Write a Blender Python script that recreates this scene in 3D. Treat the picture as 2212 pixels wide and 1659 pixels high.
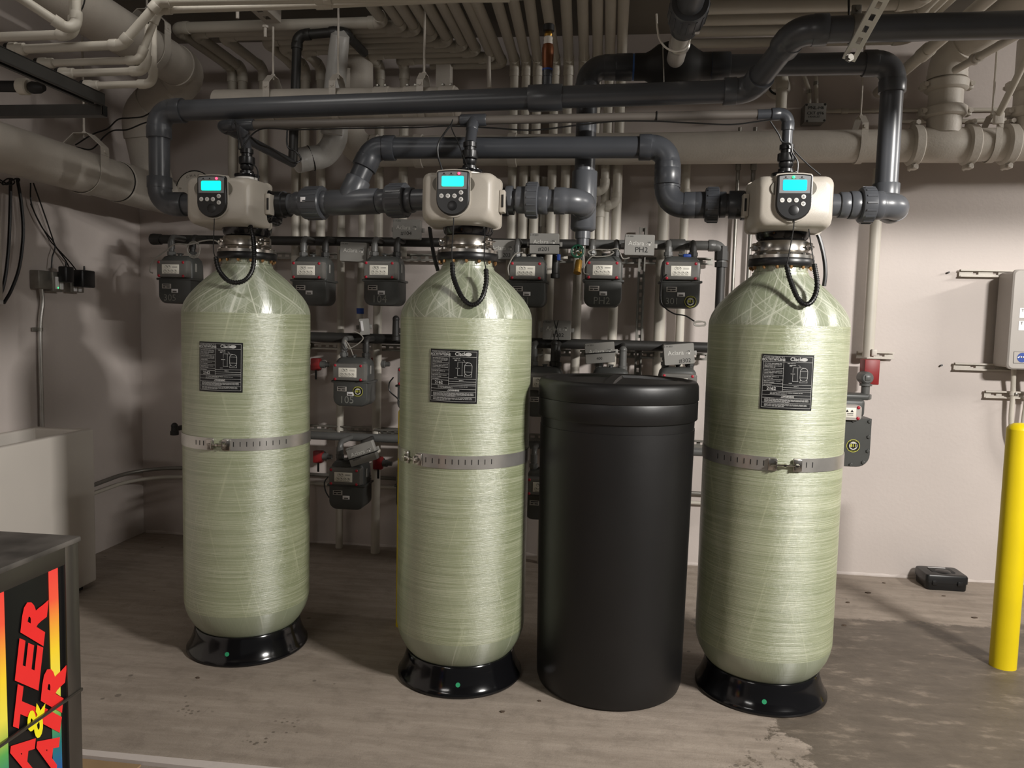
import bpy, bmesh, math, random
from mathutils import Vector as V, Matrix
random.seed(11)
for _o in list(bpy.data.objects):
    bpy.data.objects.remove(_o, do_unlink=True)
SC = bpy.context.scene
COL = SC.collection

# ------------------------------------------------------------------ camera, light, exposure
FPX, CXP, CYP = 1661.0, 1106.0, 829.5            # focal length and centre in 2212x1659 pixels
YAW, PITCH, ROLL, HCAM = math.radians(6.8), math.radians(4.5), math.radians(1.375), 1.5
c_f = V((-math.sin(YAW)*math.cos(PITCH), math.cos(YAW)*math.cos(PITCH), -math.sin(PITCH)))
_r0 = V((math.cos(YAW), math.sin(YAW), 0)); _u0 = _r0.cross(c_f)
c_r = math.cos(ROLL)*_r0 + math.sin(ROLL)*_u0
c_u = math.cos(ROLL)*_u0 - math.sin(ROLL)*_r0
c_o = V((0, 0, HCAM))
cam = bpy.data.cameras.new('camera'); camo = bpy.data.objects.new('camera', cam); COL.objects.link(camo)
cam.sensor_fit = 'HORIZONTAL'; cam.sensor_width = 36.0; cam.lens = FPX/2212*36.0
cam.clip_start = 0.02
M = Matrix.Identity(4)
for i in range(3):
    M[i][0], M[i][1], M[i][2], M[i][3] = c_r[i], c_u[i], -c_f[i], c_o[i]
camo.matrix_world = M
SC.camera = camo

def A(x, y, Y=None, X=None, Z=None):
    """world point seen at photo pixel (x, y) on the plane Y=, X= or Z="""
    d = c_f + c_r*((x-CXP)/FPX) - c_u*((y-CYP)/FPX)
    t = Y/d.y if Y is not None else (X/d.x if X is not None else (Z-HCAM)/d.z)
    return c_o + d*t

SC.view_settings.view_transform = 'Standard'
SC.view_settings.look = 'None'
SC.view_settings.gamma = 1.0
SC.view_settings.use_curve_mapping = False
SC.view_settings.exposure = 0.0
w = bpy.data.worlds.new('garage_air'); SC.world = w; w.use_nodes = True
w.node_tree.nodes['Background'].inputs[0].default_value = (0.56, 0.54, 0.51, 1)
w.node_tree.nodes['Background'].inputs[1].default_value = 0.15

def area(name, loc, target, sx, sy, power, col):
    l = bpy.data.lights.new(name, 'AREA'); l.shape = 'RECTANGLE'; l.size = sx; l.size_y = sy
    l.energy = power; l.color = col
    o = bpy.data.objects.new(name, l); COL.objects.link(o); o.location = loc
    o.rotation_euler = (V(target)-V(loc)).to_track_quat('-Z', 'Y').to_euler()
    return o
# two fluorescent fittings of the garage, in front of the downstand beam
area('ceiling_tube_right', (2.95, 0.62, 2.85), (0.2, 3.6, 1.0), 0.55, 0.10, 228, (1.0, 0.965, 0.92))
area('ceiling_tube_left', (-2.0, -1.6, 2.80), (-0.8, 3.6, 1.2), 1.1, 0.12, 14, (1.0, 0.96, 0.91))
area('ceiling_tube_bay', (-1.3, 2.45, 3.1), (-1.6, 3.9, 2.3), 1.2, 0.12, 7, (1.0, 0.96, 0.91))
area('ceiling_tube_side', (5.2, 3.0, 2.98), (0.8, 4.3, 2.3), 1.1, 0.12, 80, (1.0, 0.96, 0.91))

# ------------------------------------------------------------------ materials
def lin(c):
    return tuple(((v/255)/12.92 if v/255 <= .04045 else ((v/255+.055)/1.055)**2.4) for v in c[:3])
MAT = {}
def mat(name, rgb, rough=.5, metal=0., var=.08, scale=6., bump=0., bscale=60., spec=.5, emit=0., coat=0.):
    m = bpy.data.materials.new(name); m.use_nodes = True
    nt = m.node_tree; P = nt.nodes['Principled BSDF']
    c = lin(rgb)
    P.inputs['Roughness'].default_value = rough; P.inputs['Metallic'].default_value = metal
    P.inputs['Specular IOR Level'].default_value = spec
    P.inputs['Coat Weight'].default_value = coat
    tc = nt.nodes.new('ShaderNodeTexCoord')
    n = nt.nodes.new('ShaderNodeTexNoise'); n.inputs['Scale'].default_value = scale; n.inputs['Detail'].default_value = 5
    nt.links.new(tc.outputs['Object'], n.inputs['Vector'])
    r = nt.nodes.new('ShaderNodeValToRGB')
    r.color_ramp.elements[0].position = .3; r.color_ramp.elements[1].position = .7
    r.color_ramp.elements[0].color = tuple(v*(1-var) for v in c)+(1,)
    r.color_ramp.elements[1].color = tuple(min(1, v*(1+var)) for v in c)+(1,)
    nt.links.new(n.outputs['Fac'], r.inputs['Fac'])
    nt.links.new(r.outputs['Color'], P.inputs['Base Color'])
    if emit:
        P.inputs['Emission Color'].default_value = c+(1,); P.inputs['Emission Strength'].default_value = emit
    if bump:
        n2 = nt.nodes.new('ShaderNodeTexNoise'); n2.inputs['Scale'].default_value = bscale; n2.inputs['Detail'].default_value = 6
        nt.links.new(tc.outputs['Object'], n2.inputs['Vector'])
        b = nt.nodes.new('ShaderNodeBump'); b.inputs['Strength'].default_value = bump; b.inputs['Distance'].default_value = .01
        nt.links.new(n2.outputs['Fac'], b.inputs['Height']); nt.links.new(b.outputs['Normal'], P.inputs['Normal'])
    MAT[name] = m
    return m
mat('wall', (198, 188, 182), .6, var=.07, scale=1.3, bump=.1, bscale=45)
mat('ceiling', (130, 124, 115), .7, var=.08, scale=3)
mat('white_pipe', (194, 188, 176), .45, var=.05, scale=5)
mat('white_iron', (196, 189, 179), .5, var=.06, scale=8, bump=.15, bscale=90)
mat('white_wrap', (188, 186, 182), .35, var=.12, scale=9, bump=.3, bscale=30)
mat('pvc', (78, 80, 84), .32, var=.06, scale=8)
mat('pvc_dark', (58, 60, 64), .34, var=.06, scale=8)
mat('pvc_beige', (94, 88, 82), .45, var=.06, scale=8)
mat('black_plastic', (22, 22, 23), .35, var=.15, scale=8)
mat('black_gloss', (14, 14, 16), .13, var=.1, scale=8)
mat('black_rough', (26, 25, 24), .6, var=.2, scale=20)
mat('drum', (17, 16, 16), .44, var=.2, scale=3, bump=.12, bscale=8)
mat('cable', (12, 12, 12), .4, var=.05)
mat('steel', (190, 186, 180), .22, 1., var=.06, scale=20)
mat('steel_band', (192, 189, 184), .34, .8, var=.12, scale=14)
mat('zinc', (150, 147, 140), .42, .85, var=.14, scale=25)
mat('steel_brushed', (136, 133, 127), .42, .55, var=.1, scale=4)
mat('chrome', (196, 192, 186), .12, 1., var=.05)
mat('iron', (44, 43, 41), .5, var=.15, scale=15)
mat('iron_grey', (92, 92, 90), .38, var=.1, scale=15)
mat('meter', (70, 71, 69), .42, var=.08, scale=10)
mat('meter_cover', (104, 102, 98), .3, var=.08, scale=10)
mat('module', (138, 136, 131), .5, var=.05, scale=10)
mat('dial', (226, 222, 210), .4, var=.04)
mat('red', (168, 34, 50), .35, var=.06)
mat('red_valve', (134, 28, 30), .45, var=.12, scale=12)
mat('cover', (176, 169, 158), .4, var=.03, scale=4, bump=.05, bscale=300)
mat('cover_shade', (110, 105, 94), .5, var=.05)
mat('panel_grey', (128, 130, 132), .35, var=.03)
mat('button', (214, 212, 208), .4, var=.03)
mat('screen_teal', (0, 255, 222), .3, var=0., emit=1.15)
mat('screen_cyan', (0, 208, 255), .3, var=0., emit=1.15)
mat('led_red', (255, 60, 90), .3, var=0., emit=4.)
mat('led_green', (40, 255, 120), .3, var=0., emit=3.)
mat('white_plastic', (226, 222, 214), .4, var=.03)
mat('grommet_blue', (52, 92, 150), .5, var=.08)
mat('blue', (36, 70, 150), .5, var=.1)
mat('green_dot', (42, 150, 102), .5, var=.05)
mat('brass', (190, 148, 72), .3, .9, var=.12, scale=20)
mat('copper', (172, 134, 92), .32, .95, var=.12, scale=20)
mat('bronze', (122, 74, 46), .4, .6, var=.15, scale=20)
mat('green_paint', (14, 62, 44), .4, var=.1)
mat('yellow', (222, 196, 10), .42, var=.05, scale=5)
mat('label_black', (16, 16, 17), .4, var=.05)
mat('ink_white', (176, 175, 172), .6, var=.02)
mat('ink_grey', (206, 204, 198), .6, var=.02)
mat('ink_black', (18, 17, 16), .7, var=.02)
mat('chalk', (128, 128, 122), .8, var=.2, scale=60)
mat('sticker_yellow', (206, 204, 84), .5, var=.05)
mat('sign_red', (236, 46, 44), .38, var=.03)
mat('sign_yellow', (246, 232, 30), .38, var=.03)
mat('grey_box', (170, 164, 158), .45, var=.03)
mat('paper', (232, 230, 230), .6, var=.02)
mat('box_cream', (208, 201, 192), .55, var=.04, scale=2)
mat('cord_grey', (140, 136, 128), .5, var=.1)
mat('gasket', (20, 19, 18), .6, var=.1)
mat('label_gloss', (14, 14, 15), .3, var=.05)
mat('black_top', (82, 78, 74), .38, var=.5, scale=11)
mat('galv', (205, 202, 195), .4, .25, var=.06, scale=15)
mat('channel_dark', (74, 73, 71), .45, .4, var=.12, scale=10)
mat('machine_steel', (112, 107, 101), .3, .85, var=.1, scale=4)
mat('debris', (78, 64, 52), .9, var=.3, scale=30)

def nodes_of(name):
    m = bpy.data.materials.new(name); m.use_nodes = True; MAT[name] = m
    return m, m.node_tree, m.node_tree.nodes, m.node_tree.links
def N(nt, typ, **kw):
    n = nt.nodes.new(typ)
    for k, v in kw.items():
        if k.startswith('i_'):
            key = k[2:]; key = int(key) if key.isdigit() else key.replace('_', ' ')
            n.inputs[key].default_value = v
        else:
            setattr(n, k, v)
    return n
def ramp(nt, fac, stops):
    r = nt.nodes.new('ShaderNodeValToRGB'); e = r.color_ramp.elements
    while len(e) < len(stops): e.new(.5)
    for k, (p, c) in zip(e, stops):
        k.position = p; k.color = tuple(c)+(1,) if len(c) == 3 else c
    nt.links.new(fac, r.inputs['Fac'])
    return r.outputs['Color']
def math_n(nt, op, a, b=None, c=None):
    n = nt.nodes.new('ShaderNodeMath'); n.operation = op
    for i, v in enumerate((a, b, c)):
        if v is None: continue
        if isinstance(v, (int, float)): n.inputs[i].default_value = v
        else: nt.links.new(v, n.inputs[i])
    return n.outputs[0]
def mixc(nt, fac, a, b, mode='MIX'):
    n = nt.nodes.new('ShaderNodeMix'); n.data_type = 'RGBA'; n.blend_type = mode
    for s, v in ((n.inputs['Factor'], fac), (n.inputs['A'], a), (n.inputs['B'], b)):
        if isinstance(v, (int, float)): s.default_value = v
        elif isinstance(v, (tuple, list)): s.default_value = tuple(v)+(1,) if len(v) == 3 else v
        else: nt.links.new(v, s)
    return n.outputs['Result']
def comb(nt, x, y, z=0.):
    n = nt.nodes.new('ShaderNodeCombineXYZ')
    for i, v in enumerate((x, y, z)):
        if isinstance(v, (int, float)): n.inputs[i].default_value = v
        else: nt.links.new(v, n.inputs[i])
    return n.outputs[0]
def noise(nt, vec, scale=1., detail=3., rough=.5):
    n = nt.nodes.new('ShaderNodeTexNoise'); n.inputs['Scale'].default_value = scale
    n.inputs['Detail'].default_value = detail; n.inputs['Roughness'].default_value = rough
    nt.links.new(vec, n.inputs['Vector'])
    return n.outputs['Fac']

# wound fibreglass: hoop windings on the cylinder, crossing helical windings everywhere
def fibreglass():
    m, nt, nd, lk = nodes_of('fibreglass')
    P = nd['Principled BSDF']
    uv = nd.new('ShaderNodeUVMap'); sep = nd.new('ShaderNodeSeparateXYZ'); lk.new(uv.outputs[0], sep.inputs[0])
    oi = nd.new('ShaderNodeObjectInfo')
    s = math_n(nt, 'MULTIPLY', sep.outputs[0], 1.715); v = sep.outputs[1]
    seed = math_n(nt, 'MULTIPLY', oi.outputs['Random'], 40.)
    hoop = noise(nt, comb(nt, math_n(nt, 'MULTIPLY', s, 3.), math_n(nt, 'MULTIPLY', v, 360.), seed), 1., 4., .65)
    hoopw = noise(nt, comb(nt, math_n(nt, 'MULTIPLY', s, 1.2), math_n(nt, 'MULTIPLY', v, 60.), seed), 1., 3., .6)
    ha = noise(nt, comb(nt, math_n(nt, 'MULTIPLY', math_n(nt, 'ADD', s, math_n(nt, 'MULTIPLY', v, .26)), 70.), math_n(nt, 'MULTIPLY', v, 1.6), seed), 1., 4., .65)
    hb = noise(nt, comb(nt, math_n(nt, 'MULTIPLY', math_n(nt, 'SUBTRACT', s, math_n(nt, 'MULTIPLY', v, .26)), 70.), math_n(nt, 'MULTIPLY', v, 1.6), math_n(nt, 'ADD', seed, 9.)), 1., 4., .65)
    big = noise(nt, comb(nt, math_n(nt, 'MULTIPLY', s, 4.), math_n(nt, 'MULTIPLY', v, 5.), seed), 1., 3.)
    hc = noise(nt, comb(nt, math_n(nt, 'MULTIPLY', math_n(nt, 'ADD', s, math_n(nt, 'MULTIPLY', v, 1.5)), 60.), math_n(nt, 'MULTIPLY', v, 2.), math_n(nt, 'ADD', seed, 3.)), 1., 3., .6)
    hd_ = noise(nt, comb(nt, math_n(nt, 'MULTIPLY', math_n(nt, 'SUBTRACT', s, math_n(nt, 'MULTIPLY', v, 1.5)), 60.), math_n(nt, 'MULTIPLY', v, 2.), math_n(nt, 'ADD', seed, 5.)), 1., 3., .6)
    # dome mask (no hoop windings there)
    up = math_n(nt, 'GREATER_THAN', math_n(nt, 'ADD', v, math_n(nt, 'MULTIPLY', hoop, .004)), 1.5195)
    lo = math_n(nt, 'LESS_THAN', v, .222)
    dome = math_n(nt, 'MAXIMUM', up, lo)
    base = ramp(nt, big, [(.25, lin((134, 142, 107))), (.75, lin((146, 153, 119)))])
    base = mixc(nt, ramp(nt, hoop, [(.42, (0, 0, 0)), (.75, (1, 1, 1))]), base, lin((188, 191, 164)))
    base = mixc(nt, ramp(nt, hoopw, [(.36, (.42,)*3), (.5, (0, 0, 0))]), base, lin((122, 130, 96)))
    hel = math_n(nt, 'MAXIMUM', ha, hb)
    fine = ramp(nt, hel, [(.6, (0, 0, 0)), (.74, (.6,)*3)])
    base = mixc(nt, fine, base, lin((188, 192, 160)))
    domec = mixc(nt, ramp(nt, math_n(nt, 'MAXIMUM', math_n(nt, 'SUBTRACT', hel, math_n(nt, 'MULTIPLY', lo, .08)), math_n(nt, 'MULTIPLY', up, math_n(nt, 'MAXIMUM', hc, hd_))), [(.56, (0, 0, 0)), (.72, (1, 1, 1))]), lin((138, 145, 120)), lin((200, 202, 184)))
    col = mixc(nt, dome, base, domec)
    lk.new(col, P.inputs['Base Color'])
    rg = ramp(nt, hoop, [(.3, (.30,)*3), (.7, (.42,)*3)])
    P.inputs['Anisotropic'].default_value = .95; P.inputs['Anisotropic Rotation'].default_value = .25
    tg = nd.new('ShaderNodeTangent'); tg.direction_type = 'UV_MAP'; tg.uv_map = 'UVMap'; lk.new(tg.outputs[0], P.inputs['Tangent'])
    lk.new(rg, P.inputs['Roughness'])
    P.inputs['Subsurface Weight'].default_value = 0.0
    P.inputs['IOR'].default_value = 1.95; P.inputs['Specular IOR Level'].default_value = .9; P.inputs['Coat Weight'].default_value = .12; P.inputs['Coat Roughness'].default_value = .2
    nd_dome = math_n(nt, 'SUBTRACT', 1., dome)
    h = math_n(nt, 'ADD', math_n(nt, 'MULTIPLY', hoop, math_n(nt, 'MULTIPLY', nd_dome, 1.)), math_n(nt, 'MULTIPLY', math_n(nt, 'ADD', ha, hb), .35))
    b = nd.new('ShaderNodeBump'); b.inputs['Strength'].default_value = .6; b.inputs['Distance'].default_value = .0026
    lk.new(h, b.inputs['Height']); lk.new(b.outputs['Normal'], P.inputs['Normal']); lk.new(b.outputs['Normal'], P.inputs['Coat Normal'])
fibreglass()

def concrete():
    m, nt, nd, lk = nodes_of('concrete')
    P = nd['Principled BSDF']
    tc = nd.new('ShaderNodeTexCoord'); ob = tc.outputs['Object']
    sep = nd.new('ShaderNodeSeparateXYZ'); lk.new(ob, sep.inputs[0])
    x, y = sep.outputs[0], sep.outputs[1]
    n1 = noise(nt, ob, 1.3, 6., .6); n2 = noise(nt, ob, 9., 8., .7)
    st = noise(nt, comb(nt, math_n(nt, 'MULTIPLY', x, 2.2), math_n(nt, 'MULTIPLY', y, 16.)), 1., 6., .7)
    fine = noise(nt, ob, 130., 4., .7)
    c = ramp(nt, n1, [(.3, lin((128, 117, 106))), (.7, lin((147, 135, 123)))])
    c = mixc(nt, ramp(nt, st, [(.38, (0,)*3), (.66, (.8,)*3)]), c, lin((164, 152, 140)))
    c = mixc(nt, ramp(nt, n2, [(.3, (.55,)*3), (.5, (0,)*3)]), c, lin((112, 102, 92)))
    c = mixc(nt, ramp(nt, fine, [(.25, (.5,)*3), (.45, (0,)*3)]), c, lin((114, 104, 94)))
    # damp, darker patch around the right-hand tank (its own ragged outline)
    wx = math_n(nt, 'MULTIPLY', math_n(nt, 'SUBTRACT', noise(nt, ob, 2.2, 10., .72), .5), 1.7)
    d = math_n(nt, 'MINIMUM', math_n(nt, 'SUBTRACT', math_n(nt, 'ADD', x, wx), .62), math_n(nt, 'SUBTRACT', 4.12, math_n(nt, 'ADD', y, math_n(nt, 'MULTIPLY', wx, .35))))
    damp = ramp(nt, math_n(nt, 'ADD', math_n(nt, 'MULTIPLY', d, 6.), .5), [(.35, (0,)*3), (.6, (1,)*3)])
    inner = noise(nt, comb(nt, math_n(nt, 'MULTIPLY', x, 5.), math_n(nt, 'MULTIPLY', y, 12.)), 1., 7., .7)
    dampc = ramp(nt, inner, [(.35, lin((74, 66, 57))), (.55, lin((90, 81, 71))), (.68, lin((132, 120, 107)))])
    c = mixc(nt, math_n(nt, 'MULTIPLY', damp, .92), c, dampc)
    # dark pits
    vo = nd.new('ShaderNodeTexVoronoi'); vo.inputs['Scale'].default_value = 7.; lk.new(ob, vo.inputs['Vector'])
    pit = ramp(nt, math_n(nt, 'ADD', vo.outputs['Distance'], math_n(nt, 'MULTIPLY', noise(nt, ob, 3., 4.), .35)), [(.2, (1,)*3), (.225, (0,)*3)])
    c = mixc(nt, math_n(nt, 'MULTIPLY', pit, .6), c, lin((76, 68, 60)))
    # three clusters of small pits in the foreground
    vs_ = nd.new('ShaderNodeTexVoronoi'); vs_.inputs['Scale'].default_value = 38.; lk.new(ob, vs_.inputs['Vector'])
    spot = ramp(nt, math_n(nt, 'ADD', vs_.outputs['Distance'], math_n(nt, 'MULTIPLY', noise(nt, ob, 12., 3.), .5)), [(.46, (1,)*3), (.54, (0,)*3)])
    for px_, py_, rr_ in ((612, 1572, .1), (425, 1528, .11), (560, 1605, .09)):
        pc0 = A(px_, py_, Z=0)
        dd_ = math_n(nt, 'SQRT', math_n(nt, 'ADD', math_n(nt, 'POWER', math_n(nt, 'SUBTRACT', x, pc0.x), 2.), math_n(nt, 'POWER', math_n(nt, 'SUBTRACT', y, pc0.y), 2.)))
        mk = ramp(nt, math_n(nt, 'DIVIDE', dd_, rr_), [(.35, (1,)*3), (1., (0,)*3)])
        c = mixc(nt, math_n(nt, 'MULTIPLY', math_n(nt, 'MULTIPLY', spot, mk), .75), c, lin((84, 74, 64)))
    lk.new(c, P.inputs['Base Color'])
    rg = mixc(nt, damp, (.72,)*3, (.5,)*3); lk.new(rg, P.inputs['Roughness'])
    b = nd.new('ShaderNodeBump'); b.inputs['Strength'].default_value = .35; b.inputs['Distance'].default_value = .01
    lk.new(math_n(nt, 'ADD', n2, math_n(nt, 'MULTIPLY', fine, .4)), b.inputs['Height']); lk.new(b.outputs['Normal'], P.inputs['Normal'])
concrete()

def rainbow():
    m, nt, nd, lk = nodes_of('sign_rainbow')
    P = nd['Principled BSDF']; P.inputs['Roughness'].default_value = .4
    tc = nd.new('ShaderNodeTexCoord'); sep = nd.new('ShaderNodeSeparateXYZ'); lk.new(tc.outputs['Object'], sep.inputs[0])
    mr = nd.new('ShaderNodeMapRange'); mr.inputs['From Min'].default_value = .9; mr.inputs['From Max'].default_value = .34
    lk.new(sep.outputs[2], mr.inputs['Value'])
    c = ramp(nt, mr.outputs[0], [(0., lin((240, 66, 62))), (.14, lin((244, 92, 64))), (.36, lin((250, 214, 50))), (.52, lin((240, 226, 80))), (.66, lin((92, 170, 84))), (.78, lin((30, 120, 120))), (.9, lin((40, 90, 160))), (1., lin((40, 60, 140)))])
    lk.new(c, P.inputs['Base Color'])
rainbow()

# ------------------------------------------------------------------ mesh helpers
class MB:
    """collects shapes into ONE mesh; world coordinates unless built for a local thing"""
    def __init__(s): s.v = []; s.f = []; s.uv = None
    def add(s, vs, fs):
        n = len(s.v); s.v += [V(p) for p in vs]; s.f += [tuple(i+n for i in f) for f in fs]; return s
    def box(s, c, d, rot=None):
        c = V(c); h = [k/2 for k in d]
        vs = [V((sx*h[0], sy*h[1], sz*h[2])) for sz in (-1, 1) for sy in (-1, 1) for sx in (-1, 1)]
        if rot is not None: vs = [rot @ p for p in vs]
        return s.add([p+c for p in vs], [(0, 2, 3, 1), (4, 5, 7, 6), (0, 1, 5, 4), (2, 6, 7, 3), (0, 4, 6, 2), (1, 3, 7, 5)])
    def rbox(s, c, d, r=.004, seg=2, rot=None):
        bm = bmesh.new(); bmesh.ops.create_cube(bm, size=1)
        for q in bm.verts: q.co = V((q.co.x*d[0], q.co.y*d[1], q.co.z*d[2]))
        bmesh.ops.bevel(bm, geom=list(bm.edges), offset=min(r, min(d)*.49), segments=seg, affect='EDGES', profile=.5)
        bm.verts.index_update(); c = V(c)
        vs = [(rot @ q.co if rot is not None else q.co.copy())+c for q in bm.verts]
        fs = [tuple(q.index for q in f.verts) for f in bm.faces]; bm.free()
        return s.add(vs, fs)
    def tube(s, pts, r, seg=12, caps=True, up=None, closed=False):
        pts = [V(p) for p in pts]; n = len(pts)
        rs = r if isinstance(r, (list, tuple)) else [r]*n
        tan = []
        for i in range(n):
            a = pts[(i-1) % n] if (closed or i > 0) else pts[i]; b = pts[(i+1) % n] if (closed or i < n-1) else pts[i]
            t = b-a
            if t.length < 1e-7: t = tan[-1] if tan else V((0, 0, 1))
            tan.append(t.normalized())
        t = tan[0]
        ref = V(up) if up is not None else (V((0, 0, 1)) if abs(t.z) < .9 else V((1, 0, 0)))
        nx = (ref - t*ref.dot(t)).normalized()
        vs = []; 
        for i in range(n):
            if i:
                q = tan[i-1].rotation_difference(tan[i]); nx = (q @ nx); nx = (nx - tan[i]*nx.dot(tan[i])).normalized()
            ny = tan[i].cross(nx)
            for k in range(seg):
                a = 2*math.pi*k/seg
                vs.append(pts[i] + (nx*math.cos(a)+ny*math.sin(a))*rs[i])
        fs = []
        m = n if closed else n-1
        for i in range(m):
            j = (i+1) % n
            for k in range(seg):
                l = (k+1) % seg
                fs.append((i*seg+k, i*seg+l, j*seg+l, j*seg+k))
        if caps and not closed:
            fs.append(tuple(range(seg-1, -1, -1))); fs.append(tuple(range((n-1)*seg, n*seg)))
        return s.add(vs, fs)
    def cyl(s, p0, p1, r0, r1=None, seg=20, caps=True): return s.tube([p0, p1], [r0, r0 if r1 is None else r1], seg, caps)
    def rev(s, p, d, prof, seg=24, caps=True):
        """revolve (offset along d, radius) about the axis through p; steps allowed"""
        p = V(p); d = V(d).normalized()
        ref = V((0, 0, 1)) if abs(d.z) < .9 else V((1, 0, 0))
        nx = (ref-d*ref.dot(d)).normalized(); ny = d.cross(nx)
        vs = []
        for t, r in prof:
            for k in range(seg):
                a = 2*math.pi*k/seg; vs.append(p+d*t+(nx*math.cos(a)+ny*math.sin(a))*r)
        fs = []
        for i in range(len(prof)-1):
            for k in range(seg):
                l = (k+1) % seg; fs.append((i*seg+k, i*seg+l, (i+1)*seg+l, (i+1)*seg+k))
        if caps:
            fs.append(tuple(range(seg-1, -1, -1))); n = len(prof)-1; fs.append(tuple(range(n*seg, (n+1)*seg)))
        return s.add(vs, fs)
    def prism(s, poly, o, ex, ey, ez, h):
        """polygon (2-D) in the frame o, ex, ey pushed h along ez"""
        o, ex, ey, ez = V(o), V(ex), V(ey), V(ez); n = len(poly)
        vs = [o+ex*a+ey*b for a, b in poly]+[o+ex*a+ey*b+ez*h for a, b in poly]
        fs = [tuple(range(n-1, -1, -1)), tuple(range(n, 2*n))]+[(i, (i+1) % n, n+(i+1) % n, n+i) for i in range(n)]
        return s.add(vs, fs)
    def loft(s, rings, caps=True):
        n = len(rings[0]); base = []
        for r in rings: base += r
        fs = []
        for i in range(len(rings)-1):
            for k in range(n):
                l = (k+1) % n; fs.append((i*n+k, i*n+l, (i+1)*n+l, (i+1)*n+k))
        if caps: fs += [tuple(range(n-1, -1, -1)), tuple(range((len(rings)-1)*n, len(rings)*n))]
        return s.add(base, fs)
    def sphere(s, c, r, u=14, v=8, sc=(1, 1, 1)):
        c = V(c); vs = []; fs = []
        for i in range(v+1):
            th = math.pi*i/v
            for k in range(u):
                a = 2*math.pi*k/u; vs.append(c+V((sc[0]*r*math.sin(th)*math.cos(a), sc[1]*r*math.sin(th)*math.sin(a), sc[2]*r*math.cos(th))))
        for i in range(v):
            for k in range(u):
                l = (k+1) % u; fs.append((i*u+k, (i+1)*u+k, (i+1)*u+l, i*u+l))
        return s.add(vs, fs)
    def torus(s, c, axis, R, r, seg=28, sec=8):
        c = V(c); d = V(axis).normalized(); ref = V((0, 0, 1)) if abs(d.z) < .9 else V((1, 0, 0))
        nx = (ref-d*ref.dot(d)).normalized(); ny = d.cross(nx)
        return s.tube([c+(nx*math.cos(2*math.pi*i/seg)+ny*math.sin(2*math.pi*i/seg))*R for i in range(seg)], r, sec, False, up=d, closed=True)
    def build(s, name, m, parent=None, smooth=38, origin=None):
        o = V((0, 0, 0)) if parent is None else ORG[parent.name]
        if parent is None:
            if origin is None:
                xs = [p.x for p in s.v]; ys = [p.y for p in s.v]; zs = [p.z for p in s.v]
                origin = V(((min(xs)+max(xs))/2, (min(ys)+max(ys))/2, min(zs)))
            o = V(origin)
        me = bpy.data.meshes.new(name)
        me.from_pydata([tuple(p-o) for p in s.v], [], s.f)
        if s.uv is not None:
            l = me.uv_layers.new(name='UVMap')
            for lp in me.loops: l.data[lp.index].uv = s.uv[lp.vertex_index]
        bm = bmesh.new(); bm.from_mesh(me); bmesh.ops.recalc_face_normals(bm, faces=bm.faces); bm.to_mesh(me); bm.free()
        me.materials.append(MAT[m] if isinstance(m, str) else m)
        if smooth:
            me.shade_smooth(); me.set_sharp_from_angle(angle=math.radians(smooth))
        ob = bpy.data.objects.new(name, me); COL.objects.link(ob)
        if parent is None: ob.location = o
        else: ob.parent = parent
        ORG[ob.name] = o
        return ob
ORG = {}
def tag(o, label, cat, group=None):
    o['label'] = label; o['category'] = cat
    if group: o['group'] = group
    return o
def thing(name, label, cat, loc, group=None):
    o = bpy.data.objects.new(name, None); COL.objects.link(o); o.empty_display_size = .05
    o.location = loc; ORG[o.name] = V(loc)
    return tag(o, label, cat, group)
def struct(o): o['kind'] = 'structure'; return o
def copy_tree(o, parent=None):
    c = o.copy(); COL.objects.link(c); c.parent = parent; ORG[c.name] = ORG[o.name].copy()
    for ch in list(o.children): copy_tree(ch, c)
    return c
def rotz(a): return Matrix.Rotation(a, 3, 'Z')

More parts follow.
